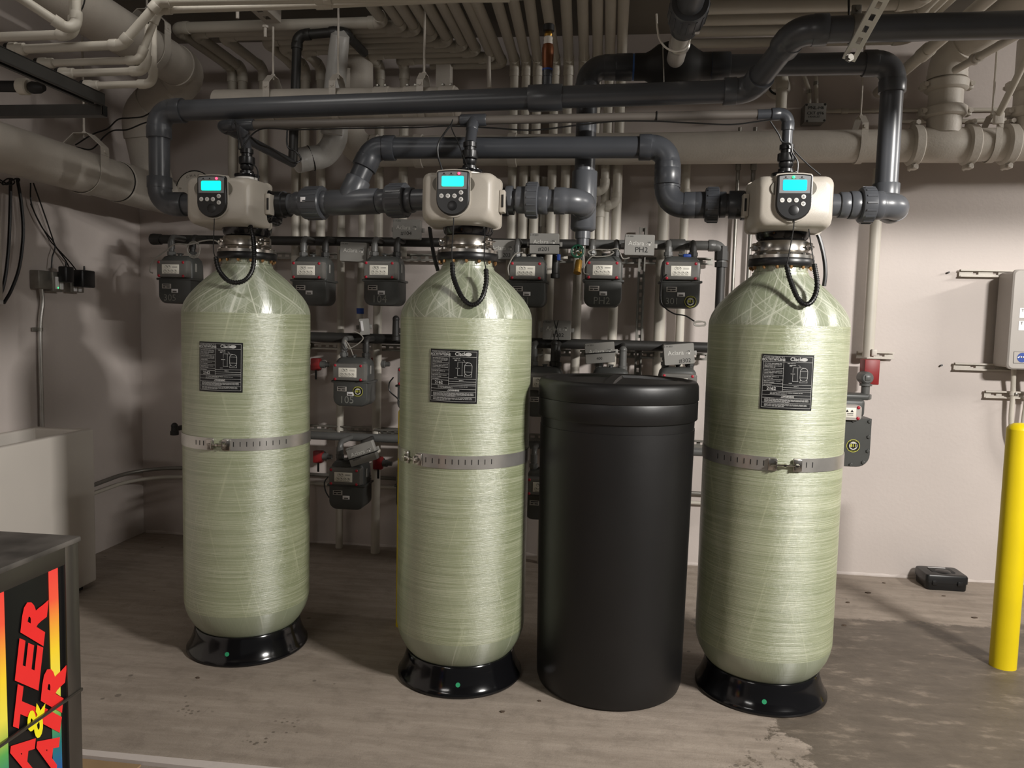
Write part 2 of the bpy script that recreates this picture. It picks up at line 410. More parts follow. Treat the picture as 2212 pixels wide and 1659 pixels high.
def arc(P, d1, d2, R, n=10):
    d1 = V(d1).normalized(); d2 = V(d2).normalized(); th = d1.angle(d2)
    t = R*math.tan(th/2); nn = d1.cross(d2).normalized(); s = P-d1*t; k = nn.cross(d1)
    c = s+k*R
    return [c-(Matrix.Rotation(th*i/n, 3, nn) @ k)*R for i in range(n+1)], t
def smooth_path(pts, n=8):
    """Catmull-Rom through the points"""
    pts = [V(p) for p in pts]; q = [pts[0]*2-pts[1]]+pts+[pts[-1]*2-pts[-2]]; out = []
    for i in range(1, len(q)-2):
        a, b, c, d = q[i-1], q[i], q[i+1], q[i+2]
        for k in range(n):
            t = k/n
            out.append(.5*((2*b)+(c-a)*t+(2*a-5*b+4*c-d)*t*t+(3*b-a-3*c+d)*t**3))
    out.append(pts[-1]); return out
def run(root, pts, r, m, R=None, sock=None, fr=1.16, fm=None, seg=18, elbow='elbow', bare=False):
    """straight pipes and elbow fittings along a polyline, each a part of root"""
    pts = [V(p) for p in pts]; R = R or r*1.9; sock = r*.95 if sock is None else sock; fm = fm or m
    n = len(pts); cut = [0]*n
    for i in range(1, n-1):
        d1 = (pts[i]-pts[i-1]).normalized(); d2 = (pts[i+1]-pts[i]).normalized()
        ap, t = arc(pts[i], d1, d2, R, 9)
        cut[i] = t
        b = MB()
        if bare: b.tube(ap, r, seg); b.build(elbow, fm, root); continue
        a0 = ap[0]-d1*sock; a1 = ap[-1]+d2*sock; rs = r*fr; rb = r*(1+(fr-1)*.72)
        path = [a0, a0+d1*.0015, ap[0]-d1*.002, ap[0]]+ap[1:-1]+[ap[-1], ap[-1]+d2*.002, a1-d2*.0015, a1]
        rad = [rs*.985, rs, rs, rb]+[rb]*(len(ap)-2)+[rb, rs, rs, rs*.985]
        b.tube(path, rad, seg); b.build(elbow, fm, root)
    for i in range(n-1):
        d = (pts[i+1]-pts[i]).normalized()
        a = pts[i]+d*max(0, cut[i]-.004); e = pts[i+1]-d*max(0, cut[i+1]-.004)
        if (e-a).dot(d) > .004: MB().cyl(a, e, r, seg=seg).build('pipe', m, root)
def ring(root, p, d, prof, m, name='coupling', seg=24):
    return MB().rev(p, d, prof, seg).build(name, m, root)
def sleeve(root, a, b, r, m, name='coupling', seg=24):
    a, b = V(a), V(b); L = (b-a).length; e = min(.003, L*.2)
    return MB().rev(a, b-a, [(0, r-e*.6), (e, r), (L-e, r), (L, r-e*.6)], seg).build(name, m, root)
def nut(root, a, b, r, m, name='union_nut', ribs=16):
    a, b = V(a), V(b); d = (b-a).normalized(); L = (b-a).length
    mb = MB().rev(a, d, [(0, r*.8), (L*.05, r*.92), (L*.2, r*.97), (L*.95, r*.97), (L, r*.9)], 32)
    ref = V((0, 0, 1)) if abs(d.z) < .9 else V((1, 0, 0)); nx = (ref-d*ref.dot(d)).normalized(); ny = d.cross(nx)
    for k in range(ribs):
        an = 2*math.pi*k/ribs; q = nx*math.cos(an)+ny*math.sin(an); tq = d.cross(q)
        rot = Matrix((d, tq, q)).transposed()
        mb.box(a+d*L*.56+q*r*.965, (L*.72, r*.09, r*.07), rot)
    return mb.build(name, m, root)

TXC = {}
def txt(body, size, bold=0., shear=0., align='CENTER'):
    k = (body, size, bold, shear, align)
    if k not in TXC:
        cu = bpy.data.curves.new('t', 'FONT'); cu.body = body; cu.size = size; cu.offset = bold; cu.shear = shear
        cu.align_x = align; cu.align_y = 'CENTER'; cu.resolution_u = 3; cu.fill_mode = 'FRONT'
        o = bpy.data.objects.new('t', cu); COL.objects.link(o)
        dg = bpy.context.evaluated_depsgraph_get(); me = bpy.data.meshes.new_from_object(o.evaluated_get(dg))
        TXC[k] = ([p.co.copy() for p in me.vertices], [tuple(p.vertices) for p in me.polygons])
        bpy.data.objects.remove(o); bpy.data.curves.remove(cu); bpy.data.meshes.remove(me)
    return TXC[k]
def put_text(mb, body, size, fmap, cx=0, cy=0, rot=0, **kw):
    """2-D glyph outlines sent through fmap(x, y)"""
    vs, fs = txt(body, size, **kw); c, s = math.cos(rot), math.sin(rot)
    return mb.add([fmap(cx+p.x*c-p.y*s, cy+p.x*s+p.y*c) for p in vs], fs)
def rect2(mb, fmap, x0, y0, x1, y1):
    n = max(1, int(abs(x1-x0)/.012)); vs = []; fs = []
    for i in range(n+1):
        x = x0+(x1-x0)*i/n; vs += [fmap(x, y0), fmap(x, y1)]
    for i in range(n): fs.append((2*i, 2*i+2, 2*i+3, 2*i+1))
    return mb.add(vs, fs)
def stroke2(mb, fmap, pts, w):
    for (x0, y0), (x1, y1) in zip(pts, pts[1:]):
        dx, dy = x1-x0, y1-y0; L = math.hypot(dx, dy) or 1; nx, ny = -dy/L*w/2, dx/L*w/2; ex, ey = dx/L*w*.4, dy/L*w*.4
        mb.add([fmap(x0+nx-ex, y0+ny-ey), fmap(x0-nx-ex, y0-ny-ey), fmap(x1-nx+ex, y1-ny+ey), fmap(x1+nx+ex, y1+ny+ey)], [(0, 1, 2, 3)])
    return mb
def flat(o, ex, ey, out=None, e=.0008):
    o, ex, ey = V(o), V(ex), V(ey); n = ex.cross(ey)*e
    return lambda x, y: o+ex*x+ey*y+n
ORDN = ['first', 'second', 'third', 'fourth', 'fifth', 'sixth', 'seventh', 'eighth', 'ninth', 'tenth', 'eleventh', 'twelfth']
EX, EY, EZ = V((1, 0, 0)), V((0, 1, 0)), V((0, 0, 1))

# ------------------------------------------------------------------ the setting
WY, WX, CZ = 4.88, -3.12, 3.27
struct(MB().box((1.5, .44, -.05), (11.5, 8.9, .1)).build('floor', 'concrete', smooth=0, origin=(0, 0, 0)))
struct(MB().box((2.0, WY+.06, CZ/2), (10.4, .12, CZ)).build('wall_back', 'wall', smooth=0, origin=(0, WY, 0)))
struct(MB().box((WX-.06, .44, CZ/2), (.12, 8.9, CZ)).build('wall_left', 'wall', smooth=0, origin=(WX, 0, 0)))
struct(MB().box((1.5, .44, CZ+.06), (11.5, 8.9, .12)).build('ceiling', 'ceiling', smooth=0, origin=(0, 0, CZ)))
# downstand beam between the light fittings and the tanks: it shades everything near the ceiling
struct(MB().box((1.5, 2.02, 2.617+(CZ-2.617)/2), (9.2, .22, CZ-2.617)).build('trim_1', 'ceiling', smooth=0, origin=(0, 2, 2.617)))
# unseen block added near the right-hand fitting to shade the upper left
struct(MB().box((1.15, 1.27, 2.44+(CZ-2.44)/2), (.3, .72, CZ-2.44)).build('shade_block', 'ceiling', smooth=0, origin=(1.15, 1.27, 2.44)))
# rough plaster foot of the back wall
random.seed(5)
rings = []
for i in range(150):
    x = -3.1+i*.055
    d, h = random.uniform(.003, .011), random.uniform(.008, .02)
    rings.append([V((x, WY+.01, -.01)), V((x, WY-d, -.01)), V((x, WY-d*.8, h*.45)), V((x, WY-.002, h)), V((x, WY+.01, h))])
struct(MB().loft(rings).build('baseboard_back', 'wall', smooth=0, origin=(0, WY, 0)))
# pale concrete edge and brown slab at the bottom-left corner
c0, c1 = A(120, 1621, Z=0), A(660, 1672, Z=0); dirc = (c1-c0).normalized(); nrm = V((dirc.y, -dirc.x, 0))
struct(MB().prism([(0, 0), ((c1-c0).length, 0), ((c1-c0).length, .045), (0, .03)], c0+EZ*-.01, dirc, nrm, EZ, .024).build('trim_2', 'wall', smooth=0))
mat('brown_slab', (150, 124, 92), .7, var=.15, scale=4)
struct(MB().prism([(-.6, .03), (.34, .042), (.30, .6), (-.6, .6)], c0+EZ*-.01, dirc, nrm, EZ, .016).build('trim_3', 'brown_slab', smooth=0))

# ------------------------------------------------------------------ softener tanks
RT = .273
def px_of(p):
    d = V(p)-c_o; z = d.dot(c_f)
    return CXP+FPX*d.dot(c_r)/z, CYP-FPX*d.dot(c_u)/z
def phi_at(cx, cy, r, z, px):
    lo, hi = -1.45, 1.45
    for _ in range(40):
        m = (lo+hi)/2
        if px_of((cx+r*math.sin(m), cy-r*math.cos(m), z))[0] < px: lo = m
        else: hi = m
    return (lo+hi)/2
PROF = [(.001, .05), (.10, .055), (.16, .072), (.205, .1), (.236, .135), (.258, .175), (.268, .205), (.2725, .232), (RT, .262),
        (RT, .6), (RT, 1.0), (RT, 1.4), (RT, 1.5), (.2725, 1.521), (.2695, 1.538), (.2625, 1.558), (.252, 1.577), (.239, 1.596), (.223, 1.615), (.2, 1.64), (.172, 1.667), (.146, 1.69),
        (.126, 1.705), (.113, 1.715), (.109, 1.722), (.1095, 1.728), (.104, 1.731), (.1035, 1.752)]
def cyl_map(cx, cy, r, phi0, z0, tilt=0.):
    ct, st = math.cos(tilt), math.sin(tilt)
    def f(x, y):
        x, y = x*ct-y*st, x*st+y*ct
        a = phi0+x/r; return V((cx+r*math.sin(a), cy-r*math.cos(a), z0+y))
    return f
def label_plate(root, cx, cy, phi, z0, w=.19, h=.207, tilt=0.):
    m0 = cyl_map(cx, cy, RT+.0022, phi, z0, tilt); m1 = cyl_map(cx, cy, RT+.0034, phi, z0, tilt)
    b = MB(); n = 16
    outer = [[m0(-w/2+w*i/n, s*h/2) for i in range(n+1)] for s in (-1, 1)]
    inner = [[cyl_map(cx, cy, RT-.001, phi, z0, tilt)(-w/2+w*i/n, s*h/2) for i in range(n+1)] for s in (-1, 1)]
    k = n+1; vs = outer[0]+outer[1]+inner[0]+inner[1]; fs = []
    for i in range(n):
        fs += [(i, i+1, k+i+1, k+i), (2*k+i+1, 2*k+i, 3*k+i, 3*k+i+1), (i+1, i, 2*k+i, 2*k+i+1), (k+i, k+i+1, 3*k+i+1, 3*k+i)]
    fs += [(0, k, 3*k, 2*k), (n, 2*k+n, 3*k+n, k+n)]
    b.add(vs, fs); plate = b.build('label_plate', 'label_black', root); plate['label'] = 'black printed data label'
    t = MB(); X = lambda a: (a-.5)*w; Yv = lambda a: (.5-a)*h; lw = .0011
    def hl(a0, a1, yy): rect2(t, m1, X(a0), Yv(yy)-lw/2, X(a1), Yv(yy)+lw/2)
    def vl(xx, y0, y1): rect2(t, m1, X(xx)-lw/2, Yv(y1), X(xx)+lw/2, Yv(y0))
    hl(.03, .97, .035); hl(.03, .97, .965); vl(.03, .035, .965); vl(.97, .035, .965)
    hl(.03, .97, .135); vl(.41, .035, .67)
    for yy in (.255, .385, .46, .53, .575, .665): hl(.03, .41, yy)
    for yy in (.545, .595, .635, .665): hl(.41, .97, yy)
    for yy in (.735, .79, .88): hl(.03, .97, yy)
    put_text(t, 'LINER MATERIAL IS', .0078, m1, X(.22), Yv(.06))
    put_text(t, 'POLYETHYLENE', .0115, m1, X(.22), Yv(.1), bold=.0004)
    put_text(t, 'Clack', .019, m1, X(.64), Yv(.083), bold=.0005)
    t.add([m1(X(.8)+.0125*math.cos(a*math.pi/8), Yv(.083)+.0068*math.sin(a*math.pi/8)) for a in range(16)], [tuple(range(16))])
    put_text(t, '2162', .0165, m1, X(.2), Yv(.622), bold=.0005)
    put_text(t, 'WARNING', .0082, m1, X(.53), Yv(.762), bold=.0004)
    stroke2(t, m1, [(X(.39), Yv(.777)), (X(.41), Yv(.748)), (X(.43), Yv(.777)), (X(.39), Yv(.777))], .001)
    rnd = random.Random(3)
    def para(x0, x1, y0, y1, n):
        for i in range(n):
            yy = y0+(y1-y0)*(i+.5)/n; x = x0; end = x1 if i < n-1 else x0+(x1-x0)*rnd.uniform(.3, .8)
            while x < end:
                L = rnd.uniform(.03, .1); rect2(t, m1, X(x), Yv(yy)-.0008, X(min(x+L, end)), Yv(yy)+.0008); x += L+.009
    para(.05, .38, .155, .245, 4); para(.05, .39, .27, .375, 4); para(.05, .33, .395, .45, 2); para(.05, .37, .47, .525, 2)
    para(.05, .3, .54, .57, 1); para(.62, .74, .56, .58, 1); para(.18, .8, .68, .725, 2); para(.08, .93, .805, .87, 4); para(.08, .9, .895, .95, 3)
    para(.48, .92, .15, .17, 1); para(.52, .64, .185, .215, 2); para(.52, .62, .505, .525, 1)
    # small diagram of a tank beside its pipework
    q = lambda a, c: (X(a), Yv(c))
    stroke2(t, m1, [q(.6, .23), q(.72, .23), q(.8, .235)], lw); stroke2(t, m1, [q(.59, .32), q(.59, .23)], lw); stroke2(t, m1, [q(.59, .36), q(.59, .48), q(.7, .48)], lw)
    stroke2(t, m1, [q(.68, .23), q(.68, .48)], lw); stroke2(t, m1, [q(.72, .23), q(.72, .2), q(.69, .19)], lw); stroke2(t, m1, [q(.55, .345), q(.63, .345)], .0016)
    tank = [q(.73, .29), q(.745, .26), q(.78, .24), q(.83, .24), q(.865, .26), q(.88, .29), q(.88, .42), q(.865, .45), q(.83, .47), q(.78, .47), q(.745, .45), q(.73, .42), q(.73, .29)]
    stroke2(t, m1, tank, .0014); stroke2(t, m1, [q(.73, .29), q(.88, .29)], lw); stroke2(t, m1, [q(.73, .41), q(.88, .41)], lw)
    stroke2(t, m1, [q(.74, .45), q(.73, .5), q(.88, .5), q(.87, .45)], lw)
    t.build('lettering', 'ink_white', plate, smooth=0)

def rrect(w, h, r, n=5):
    out = []
    for cx, cy, a0 in ((w/2-r, h/2-r, 0), (-w/2+r, h/2-r, 90), (-w/2+r, -h/2+r, 180), (w/2-r, -h/2+r, 270)):
        for i in range(n+1):
            a = math.radians(a0+90*i/n); out.append((cx+r*math.cos(a), cy+r*math.sin(a)))
    return out
def softener(label, cx, cy, cover_dx, led, screen, led_x, lab_px, lab_z, lab_tilt, strap_z, strap, dot_px, hose, wires, dtilt=0.):
    root = thing('water_softener', label, 'water softener', (cx, cy, 0), 'row of fibreglass softener tanks')
    P0 = V((cx, cy, 0))
    # shell with u = turn, v = height
    seg = 96; b = MB(); uv = []
    for r, z in PROF:
        for k in range(seg+1):
            a = 2*math.pi*k/seg+math.pi; b.v.append(V((cx+r*math.sin(a), cy-r*math.cos(a), z))); uv.append((k/seg, z))
    n = seg+1
    for i in range(len(PROF)-1):
        for k in range(seg): b.f.append((i*n+k, i*n+k+1, (i+1)*n+k+1, (i+1)*n+k))
    b.uv = uv; b.build('shell', 'fibreglass', root, smooth=60)
    MB().rev(P0, EZ, [(.0, .262), (.006, .266), (.016, .265), (.024, .259), (.05, .246), (.085, .234), (.108, .23), (.114, .226), (.114, .215), (.1, .213), (.03, .22), (.0, .23)], 72).build('base', 'black_gloss', root)
    ph = phi_at(cx, cy, .248, .05, dot_px)
    s, c = math.sin(ph), math.cos(ph); nv = V((s, -c, .22)).normalized()
    MB().rev(P0+V((.2455*s, -.2455*c, .052)), nv, [(0, .0092), (.002, .0092)], 20).build('sticker', 'green_dot', root)
    # strap
    zc = strap_z
    sb = MB(); r0, r1 = RT+.0005, RT+.0035
    bolt0, bolt1 = [phi_at(cx, cy, RT, zc, q) for q in strap['gap']]
    nn = 80; rings = []
    for i in range(nn+1):
        a = bolt1+(2*math.pi-(bolt1-bolt0))*i/nn; si, co = math.sin(a), -math.cos(a)
        dz = strap.get('tilt', 0)*si*RT
        rings.append([V((cx+r*si, cy+r*co, zc+dz+z)) for r, z in ((r0, -.026), (r1, -.026), (r1, .026), (r0, .026))])
    st = sb.loft(rings).build('strap', 'steel_band', root, smooth=50)
    for q in strap['slots']:
        a = phi_at(cx, cy, RT, zc, q); si, co = math.sin(a), -math.cos(a)
        MB().box((cx+(RT+.0035)*si, cy+(RT+.0035)*co, zc+strap.get('tilt', 0)*si*RT+.002), (.003, .0016, .02), rotz(a)).build('slot', 'gasket', st, smooth=0)
    for a, sg in ((bolt0, -1), (bolt1, 1)):
        si, co = math.sin(a), -math.cos(a); rt = rotz(a); pz = zc+strap.get('tilt', 0)*si*RT
        MB().rbox(V((cx, cy, pz))+rt @ V((.012*sg, -(RT+.0075), 0)), (.034, .009, .046), .003, 2, rt).box(V((cx, cy, pz))+rt @ V((0, -(RT+.014), 0)), (.004, .022, .03), rt).build('strap_lug', 'steel', st)
    am = (bolt0+bolt1)/2; rt = rotz(am); L = RT*(bolt1-bolt0)
    pm = V((cx, cy, zc))+rt @ V((0, -(RT+.016), 0)); dx = rt @ EX
    MB().cyl(pm-dx*(L*.5+.022), pm+dx*(L*.5+.018), .004, seg=10).rev(pm-dx*.006, dx, [(0, .008), (.008, .008)], 6).rev(pm+dx*(L*.5+.004), dx, [(0, .008), (.01, .008)], 6).build('strap_bolt', 'chrome', st)
    label_plate(root, cx, cy, phi_at(cx, cy, RT, lab_z, lab_px), lab_z, tilt=lab_tilt)
    # neck ring, bolts, clamp, valve
    MB().rev(P0, EZ, [(1.752, .112), (1.752, .124), (1.756, .127), (1.778, .127), (1.782, .124), (1.782, .1)], 56).build('flange_ring', 'black_plastic', root)
    MB().rev(P0, EZ, [(1.782, .118), (1.782, .1255), (1.794, .1255), (1.797, .112), (1.806, .108), (1.81, .1)], 56).build('steel_flange', 'steel', root)
    bolts = MB(); nuts = MB()
    bm_ = None
    for k in range(14):
        a = 2*math.pi*k/14+.13; p = P0+V((.1165*math.sin(a), -.1165*math.cos(a), 0))
        o = MB().rev(p+EZ*1.793, EZ, [(0, .0075), (.008, .0075), (.009, .006)], 6).build('bolt', 'steel', root)
        MB().rev(p+EZ*1.738, EZ, [(0, .003), (.004, .0035), (.004, .007), (.013, .007)], 6).build('bolt_nut', 'copper', root)
    band = MB().rev(P0, EZ, [(1.808, .09), (1.809, .1), (1.813, .1035), (1.848, .1015), (1.852, .098), (1.852, .088)], 56).build('clamp_band', 'steel', root)
    for a in (1.05, -1.5):
        rt = rotz(a); p = P0+EZ*1.83
        MB().rbox(p+rt @ V((0, -.108, 0)), (.034, .02, .03), .003, 2, rt).cyl(p+rt @ V((-.03, -.116, 0)), p+rt @ V((.03, -.116, 0)), .0042, seg=8).build('clamp_latch', 'chrome', band)
    Z0 = 1.985; cvx = cx+cover_dx
    vb = MB().rev(P0, EZ, [(1.85, .088), (1.865, .1), (1.89, .106), (1.93, .108), (1.96, .1), (2.05, .09), (2.09, .07)], 40)
    vb.rbox((cx, cy+.03, 1.985), (.26, .15, .15), .03, 3).build('valve_body', 'black_gloss', root)
    for sg in (-1, 1):
        MB().rev(P0+V((sg*.1, .03, 2.0)), EX*sg, [(0, .058), (.06, .058), (.064, .052), (.085, .052)], 28).build('valve_port', 'black_plastic', root)
    # cover: rounded box tapering towards the front
    rings = []
    for dy, w_, h_, r_ in ((.02, .292, .198, .02), (-.02, .292, .198, .02), (-.075, .29, .197, .022), (-.13, .285, .193, .026), (-.155, .276, .185, .032), (-.169, .258, .168, .038), (-.174, .236, .148, .04)):
        rings.append([V((cvx+x, cy-.03+dy, Z0+z)) for x, z in rrect(w_, h_, r_)])
    cov = MB().loft(rings).build('cover', 'cover', root, smooth=50); FY = cy-.03-.174
    MB().loft([[V((cvx+x, cy-.012+dy, Z0+z)) for x, z in rrect(.302, .207, .022)] for dy in (0, .014)]).build('cover_rim', 'cover', cov)
    for sg in (-1, 1):
        MB().rbox((cvx+sg*.158, cy-.04, Z0+.005), (.022, .05, .088), .003).build('cover_bracket', 'cover', cov)
        MB().box((cvx+sg*.1605, cy-.066, Z0+.005), (.008, .003, .05)).build('bracket_slot', 'gasket', cov)
    # recess ears beside the panel
    pc = V((cvx-.012, FY, Z0+.012))
    ell = [(.083*math.cos(2*math.pi*i/40), .045*math.sin(2*math.pi*i/40)+.033) for i in range(40)]
    MB().prism(ell, pc+V((0, .004, 0)), EX, EZ, -EY, .010).build('panel_recess', 'cover_shade', root)
    def shield(k=1.):
        pts = [(-.063, .075), (-.058, .081)]+[(.058*t/4, .085-.004*(abs(t)/4)**2) for t in (-2, 0, 2)]+[(.058, .081), (.063, .075), (.064, .02)]
        for i in range(13):
            a = -math.pi*i/12; pts.append((.0645*math.cos(a), -.028+.06*math.sin(a)))
        return [(x*k, y*k) for x, y in pts+[(-.064, .02)]]
    fr = [[pc+EX*x+EZ*z-EY*d for x, z in shield(k)] for d, k in ((0, 1.0), (.012, 1.0), (.018, .975), (.02, .94))]
    pan = MB().loft(fr).build('control_panel', 'black_plastic', root, smooth=30)
    rim = [[pc+EX*x+EZ*z-EY*d for x, z in shield(k)] for d, k in ((-.004, 1.075), (.006, 1.06), (.007, 1.02))]
    MB().loft(rim).build('panel_surround', 'cover', cov)
    f = flat(pc-EY*.0205, EX, EZ)
    MB().prism([(-.055, .012), (.055, .012), (.056, .074), (.03, .0775), (0, .0785), (-.03, .0775), (-.056, .074)], pc-EY*.0185, EX, EZ, -EY, .0025).build('panel_face', 'panel_grey', pan, smooth=0)
    MB().prism(rrect(.086, .039, .005, 3), pc+V((0, -.0205, .0415)), EX, EZ, -EY, .0015).build('screen', screen, pan, smooth=0)
    for bx, bz in ((-.0435, -.014), (-.018, -.014), (.0075, -.014), (.033, -.001), (.033, -.027)):
        MB().rev(pc+V((bx, -.019, bz)), -EY, [(0, .0088), (.0025, .0088), (.0038, .0074)], 20).build('button', 'button', pan)
    ic = MB(); fb = flat(pc-EY*.0232, EX, EZ)
    for bz, sgn in ((-.001, 1), (-.027, -1)): stroke2(ic, fb, [(.0295, bz-.0025*sgn), (.033, bz+.0035*sgn), (.0365, bz-.0025*sgn), (.0295, bz-.0025*sgn)], .0009)
    for bx, s_ in ((-.0435, 'CLK'), (-.018, 'SET'), (.0075, 'REG')): put_text(ic, s_, .0052, fb, bx, -.014)
    fb2 = flat(pc-EY*.0213, EX, EZ)
    for bx in (-.034, -.006, .024):
        if abs(bx-led_x) > .012:
            ic.add([fb2(bx+.003*math.cos(a*.7854), .0705+.003*math.sin(a*.7854)) for a in range(8)], [tuple(range(8))])
        rect2(ic, fb2, bx-.009, .0645, bx+.009, .0655)
    ic.build('lettering', 'ink_black', pan, smooth=0)
    MB().sphere(pc+V((led_x, -.0215, .0705)), .0052).build('indicator_light', led, pan)
    MB().rev(pc+V((0, -.0185, -.051)), -EY, [(0, .019), (.0015, .019), (.0025, .016)], 24).build('panel_badge', 'black_plastic', pan)
    # ribbed hose loop and thin leads (photo points on a plane just in front of the neck)
    hp = smooth_path([A(x, y, Y=cy-.2-k) for x, y, k in hose], 10); hb = MB().tube(hp, .0088, 10)
    acc = 0
    for i in range(1, len(hp)):
        acc += (hp[i]-hp[i-1]).length
        if acc > .0075: acc = 0; hb.rev(hp[i]-(hp[i]-hp[i-1]).normalized()*.0015, hp[i]-hp[i-1], [(0, .0088), (.0008, .0105), (.003, .0105), (.0038, .0088)], 10)
    hb.build('hose', 'cable', root)
    for wpts, wr in wires:
        MB().tube(smooth_path([A(x, y, Y=cy-.2-k) for x, y, k in wpts], 6), wr, 6).build('lead', 'cable', root)
    # drain connection on top of the valve
    zt = 2.09
    MB().rev(P0, EZ, [(zt-.015, .05), (zt+.02, .05), (zt+.022, .046)], 36).build('collar', 'white_plastic', root)
    MB().rev(P0, EZ, [(zt+.022, .052), (zt+.026, .054), (zt+.034, .054), (zt+.038, .03)], 36).build('top_flange', 'black_gloss', root)
    MB().rev(P0, EZ, [(zt+.036, .03), (zt+.05, .03), (zt+.054, .022), (zt+.062, .028), (zt+.075, .028), (zt+.08, .02)], 28).build('adaptor', 'black_plastic', root)
    nut(root, P0+EZ*(zt+.078), P0+EZ*(zt+.112), .0345, 'black_plastic', 'union_nut', 12)
    MB().rev(P0, EZ, [(zt+.11, .023), (zt+.125, .023), (zt+.127, .028), (zt+.145, .028), (zt+.147, .022)], 28).build('union_tail', 'black_plastic', root)
    return root, zt+.15
def tank_xy(px, py, Y): p = A(px, py, Y=Y); return p.x, Y
LX, LY = tank_xy(535, 900, 3.285); MX, MY = tank_xy(1004, 900, 3.175); RX, RY = tank_xy(1670, 900, 3.24)
zf = lambda x, y, cy: A(x, y, Y=cy-RT).z
tankL, ztopL = softener('green fibreglass softener tank with red indicator, nearest the white bin', LX, LY, -.035, 'led_red', 'screen_teal', .024, 474, zf(474, 793, LY), -.012,
    zf(540, 963, LY), dict(gap=(462, 484), slots=[425, 433, 441, 449]+list(range(505, 620, 14)), tilt=.0), 490,
    [(466, 556, .01), (474, 585, .03), (496, 608, .05), (524, 608, .05), (543, 588, .03), (549, 555, .01), (547, 515, -.02), (541, 490, -.05)],
    [([(463, 472, .015), (462, 500, .012), (461, 540, .01), (466, 558, .01)], .0022)])
tankM, ztopM = softener('green fibreglass softener tank with red indicator, beside the black drum', MX, MY, -.012, 'led_red', 'screen_teal', .024, 979, zf(979, 813, MY), -.012,
    zf(1004, 1000, MY), dict(gap=(884, 903), slots=list(range(921, 1062, 14)), tilt=0.), 989,
    [(977, 568, .01), (980, 600, .03), (998, 642, .06), (1020, 659, .07), (1040, 645, .06), (1050, 612, .03), (1050, 582, .01)],
    [([(980, 470, .015), (979, 500, .012), (976, 540, .01), (977, 568, .01)], .0022), ([(1047, 492, -.01), (1047, 530, 0), (1046, 560, .01), (1050, 582, .01)], .0022)])
tankR, ztopR = softener('green fibreglass softener tank with green indicator, right of the black drum', RX, RY, .0, 'led_green', 'screen_cyan', -.006, 1701, zf(1701, 826, RY), -.004,
    zf(1668, 1003, RY), dict(gap=(1676, 1714), slots=list(range(1552, 1658, 14))+[1728, 1741, 1754], tilt=0.), 1651,
    [(1699, 573, .01), (1707, 605, .03), (1724, 645, .06), (1741, 658, .07), (1757, 646, .06), (1765, 615, .03), (1759, 572, .01)],
    [([(1716, 473, .015), (1713, 500, .012), (1703, 555, .01), (1699, 573, .01)], .0022), ([(1747, 495, -.02), (1752, 530, 0), (1757, 560, .01), (1758, 572, .01)], .0022)])

# ------------------------------------------------------------------ brine drum
DX, DY = A(1331, 900, Y=3.21).x+.003, 3.21
dr = thing('brine_drum', 'tall black plastic drum with round lid between two green tanks', 'drum', (DX, DY, 0))
D0 = V((DX, DY, 0))
MB().rev(D0, EZ, [(.0, .2), (.0, .285), (.008, .297), (.03, .304), (.1, .306), (.5, .311), (1.0, .317), (1.09, .3175), (1.1, .3)], 72).build('barrel', 'drum', dr)
MB().rev(D0, EZ, [(1.128, .316), (1.128, .324), (1.132, .327), (1.198, .327), (1.203, .325), (1.203, .3)], 72).build('lip_band', 'drum', dr)
MB().rev(D0, EZ, [(1.085, .315), (1.205, .319), (1.206, .3)], 72).build('neck', 'drum', dr)
lid = MB().rev(D0, EZ, [(1.2045, .315), (1.2045, .326), (1.209, .329), (1.262, .327), (1.274, .323), (1.282, .315), (1.284, .305), (1.282, .296), (1.276, .288), (1.275, .27), (1.279, .2), (1.286, .1), (1.289, .001)], 72, caps=False).build('lid', 'drum', dr)
for k in range(3):
    a = 2*math.pi*k/3+.35
    MB().loft([[D0+V((math.cos(a)*t-math.sin(a)*s, math.sin(a)*t+math.cos(a)*s, z)) for s, z in ((-.03, zz-.012), (-.018, zz+h), (.018, zz+h), (.03, zz-.012))] for t, zz, h in ((.0, 1.289, .01), (.1, 1.286, .01), (.19, 1.28, .008), (.27, 1.274, .001))]).build('lid_ridge', 'drum', lid)

# ------------------------------------------------------------------ bollards
def bollard(label, p, h):
    b = thing('bollard', label, 'bollard', (p.x, p.y, 0), 'yellow steel bollards')
    MB().rev(V((p.x, p.y, 0)), EZ, [(0, .0545), (.3, .0545), (h, .0545)], 40).build('post', 'yellow', b)
    MB().rev(V((p.x, p.y, 0)), EZ, [(h, .0545), (h+.006, .053), (h+.018, .044), (h+.026, .028), (h+.03, .001)], 40).build('cap', 'yellow', b)
q = A(2178, 1449, Z=0); q.y += .05; bollard('yellow steel bollard standing in front of the wall cabinet', q, 1.085)
q = A(853, 1353, Z=0); bollard('yellow steel bollard mostly hidden behind the middle tank', V((q.x+.052, q.y+.03, 0)), 1.06)

# ------------------------------------------------------------------ grey PVC pipework of the softeners
def on(a, b, px):
    lo, hi = 0., 1.; a, b = V(a), V(b); inc = px_of(b)[0] > px_of(a)[0]
    for _ in range(40):
        m = (lo+hi)/2
        if (px_of(a+(b-a)*m)[0] < px) == inc: lo = m
        else: hi = m
    return a+(b-a)*lo
RP = .0448
def pieces(root, a, b, lst):
    for kind, p0, p1, r, m in lst:
        q0, q1 = on(a, b, p0), on(a, b, p1)
        if kind == 'nut': nut(root, q0, q1, r, m)
        else: sleeve(root, q0, q1, r, m, kind, 32)
